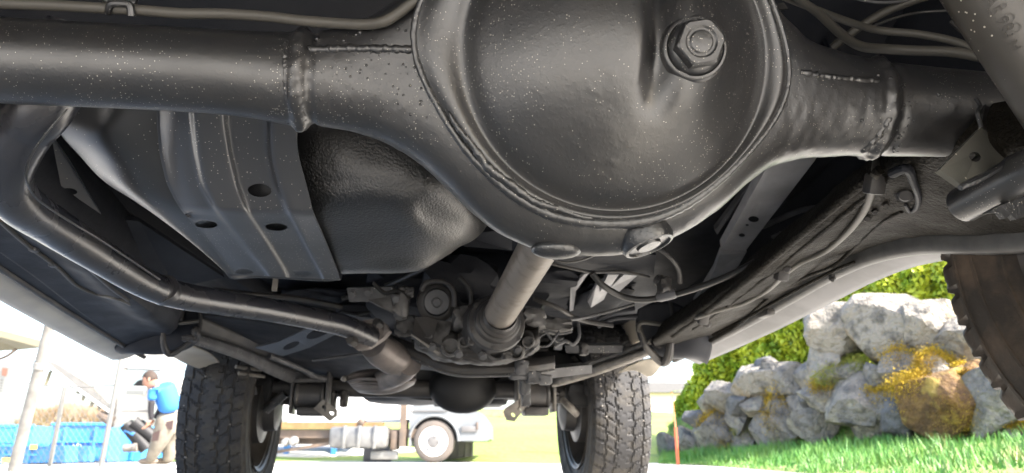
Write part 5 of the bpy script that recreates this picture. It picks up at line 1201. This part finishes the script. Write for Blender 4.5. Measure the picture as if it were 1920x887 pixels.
# ---- person
pd_ = 9.9
def PV(px, py, dd=0): return V(px, py, pd_+dd)
ft = PV(292, 869)
PR = root('person', (ft.x, ft.y, 0), 'man in blue shirt and grey work trousers bending forward at the white van', 'person')
def skin(name, joints, edges, m, parent, sub=2):
    me = bpy.data.meshes.new(name); me.from_pydata([tuple(j[0]) for j in joints], edges, []); me.materials.append(MAT[m])
    o = bpy.data.objects.new(name, me); COL.objects.link(o); setp(o, parent)
    md = o.modifiers.new('skin', 'SKIN'); me.skin_vertices.new() if not me.skin_vertices else None
    for i, j in enumerate(joints): me.skin_vertices[0].data[i].radius = (j[1], j[2] if len(j) > 2 else j[1])
    me.skin_vertices[0].data[0].use_root = True; md.use_smooth_shade = True
    s_ = o.modifiers.new('sub', 'SUBSURF'); s_.levels = sub; s_.render_levels = sub; return o
zg = ft.z
# trousers: pelvis, thighs, shins
J = [(PV(316, 782), .21, .19), (PV(308, 806, -.05), .15), (PV(298, 830, -.1), .125), (PV(287, 850, -.08), .09), (PV(280, 866, -.08), .08),
     (PV(326, 812, .12), .15), (PV(320, 836, .1), .12), (PV(317, 856, .1), .09), (PV(313, 867, .1), .08), (PV(316, 768), .18, .17)]
skin('trousers', J, [(0, 1), (1, 2), (2, 3), (3, 4), (0, 5), (5, 6), (6, 7), (7, 8), (0, 9)], 'trousers', PR)
# body: one continuous figure - torso, neck, head, arms, hands
J = [(PV(319, 772), .13, .12), (PV(314, 750), .14, .12), (PV(303, 730), .15, .13), (PV(294, 722), .13, .11), (PV(284, 716, -.03), .055), (PV(279, 711, -.04), .06)]
E = [(0, 1), (1, 2), (2, 3), (3, 4), (4, 5)]
skin('shirt', [(PV(320, 776), .16, .15), (PV(316, 752), .18, .17), (PV(308, 732), .19, .17), (PV(296, 722), .12, .11), (PV(288, 733, -.12), .075), (PV(284, 752, -.18), .062), (PV(312, 730, .18), .07), (PV(308, 750, .2), .06)],
     [(0, 1), (1, 2), (2, 3), (3, 4), (4, 5), (3, 6), (6, 7)], 'shirt', PR)
skin('arm', [(PV(285, 750, -.18), .05), (PV(283, 768, -.2), .044), (PV(284, 788, -.22), .036)], [(0, 1), (1, 2)], 'sleeve', PR)
skin('arm', [(PV(308, 748, .2), .05), (PV(300, 768, .2), .044), (PV(290, 786, .15), .036)], [(0, 1), (1, 2)], 'sleeve', PR)
for bx_, by_, dd in ((284, 788, -.22), (290, 786, .15)):
    w0 = PV(bx_, by_, dd); dr = Vector((-.5, -.1, -.85)).normalized(); sd = Vector((0, 1, 0))
    J = [(w0, .028, .02), (w0+dr*.05, .042, .02)]; E = [(0, 1)]
    for k in range(4):
        b0 = w0+dr*.085+sd*(k-1.5)*.02; J += [(b0, .011), (b0+dr*(.035+.006*(1.5-abs(k-1.5)))+Vector((-.008, 0, 0)), .009), (b0+dr*.055+Vector((-.03, 0, 0)), .008)]; i = len(J)-3; E += [(1, i), (i, i+1), (i+1, i+2)]
    b0 = w0+dr*.03+sd*-.04; J += [(b0, .012), (b0+dr*.035+Vector((-.015, 0, 0)), .009)]; E += [(0, len(J)-2), (len(J)-2, len(J)-1)]
    skin('hand', J, E, 'skin', PR, 1)
hc_ = PV(281, 712, -.05)
def headm():
    v, f = sph((0, 0, 0), 1, 16, (1, 1, 1)); out = []
    for p in v:
        x, y, z = p; q = Vector((x*.098, y*.075, z*.12))
        if z < 0: q.x *= 1+.0*z; q.y *= 1+.25*z
        if x < -.75 and -.35 < z < .05 and abs(y) < .3: q.x -= .022*(1-abs(z+.15)/.2)*(1-abs(y)/.3)      # nose
        if x < -.6 and -.62 < z < -.45: q.x -= .006
        if x < -.6 and .0 < z < .25 and .15 < abs(y) < .55: q.x += .010
        out.append(q)
    return out, f
v, f = headm(); hr_ = Matrix.Rotation(-.45, 3, 'Y'); v = [hr_ @ p+hc_ for p in v]
HD = mesh('head', v, f, MAT['skin'], PR)
for s in (-1, 1): MB().add(*sph(hc_+hr_ @ Vector((.01, s*.075, -.01)), 1, 8, (.02, .012, .032))).build('ear', MAT['skin'], HD)
v, f = sph((0, 0, 0), 1, 14, (1, 1, 1)); v2 = []
for p in v:
    q = Vector((p[0]*.103+.008, p[1]*.081, p[2]*.118+.014))
    if p[0] < -.2 and p[2] < .35: q.x = max(q.x, -.02)
    if p[2] < -.3: q.z = max(q.z, -.035)
    v2.append(hr_ @ q+hc_)
mesh('hair', v2, f, MAT['hair'], HD)
MB().tube([PV(283, 716, -.04), PV(294, 724, 0)], [.055, .07], 14, True, 0).build('neck', MAT['skin'], PR)
for px, py, dd in ((281, 871, -.08), (308, 872, .1)): 
    p = PV(px, py, dd); p.z = .045; MB().add(*sph(p+Vector((-.03, 0, 0)), 1, 10, (.14, .055, .05))).build('boot', MAT['boot'], PR)
slab([PV(303, 793, -.16), PV(325, 788, -.16), PV(322, 806, -.16), PV(302, 802, -.18)], .02).build('pocket_patch', MAT['knee_pad'], PR, False, None)
slab([PV(287, 812, -.2), PV(300, 806, -.2), PV(297, 826, -.2), PV(284, 828, -.2)], .02).build('knee_patch', MAT['knee_pad'], PR, False, None)
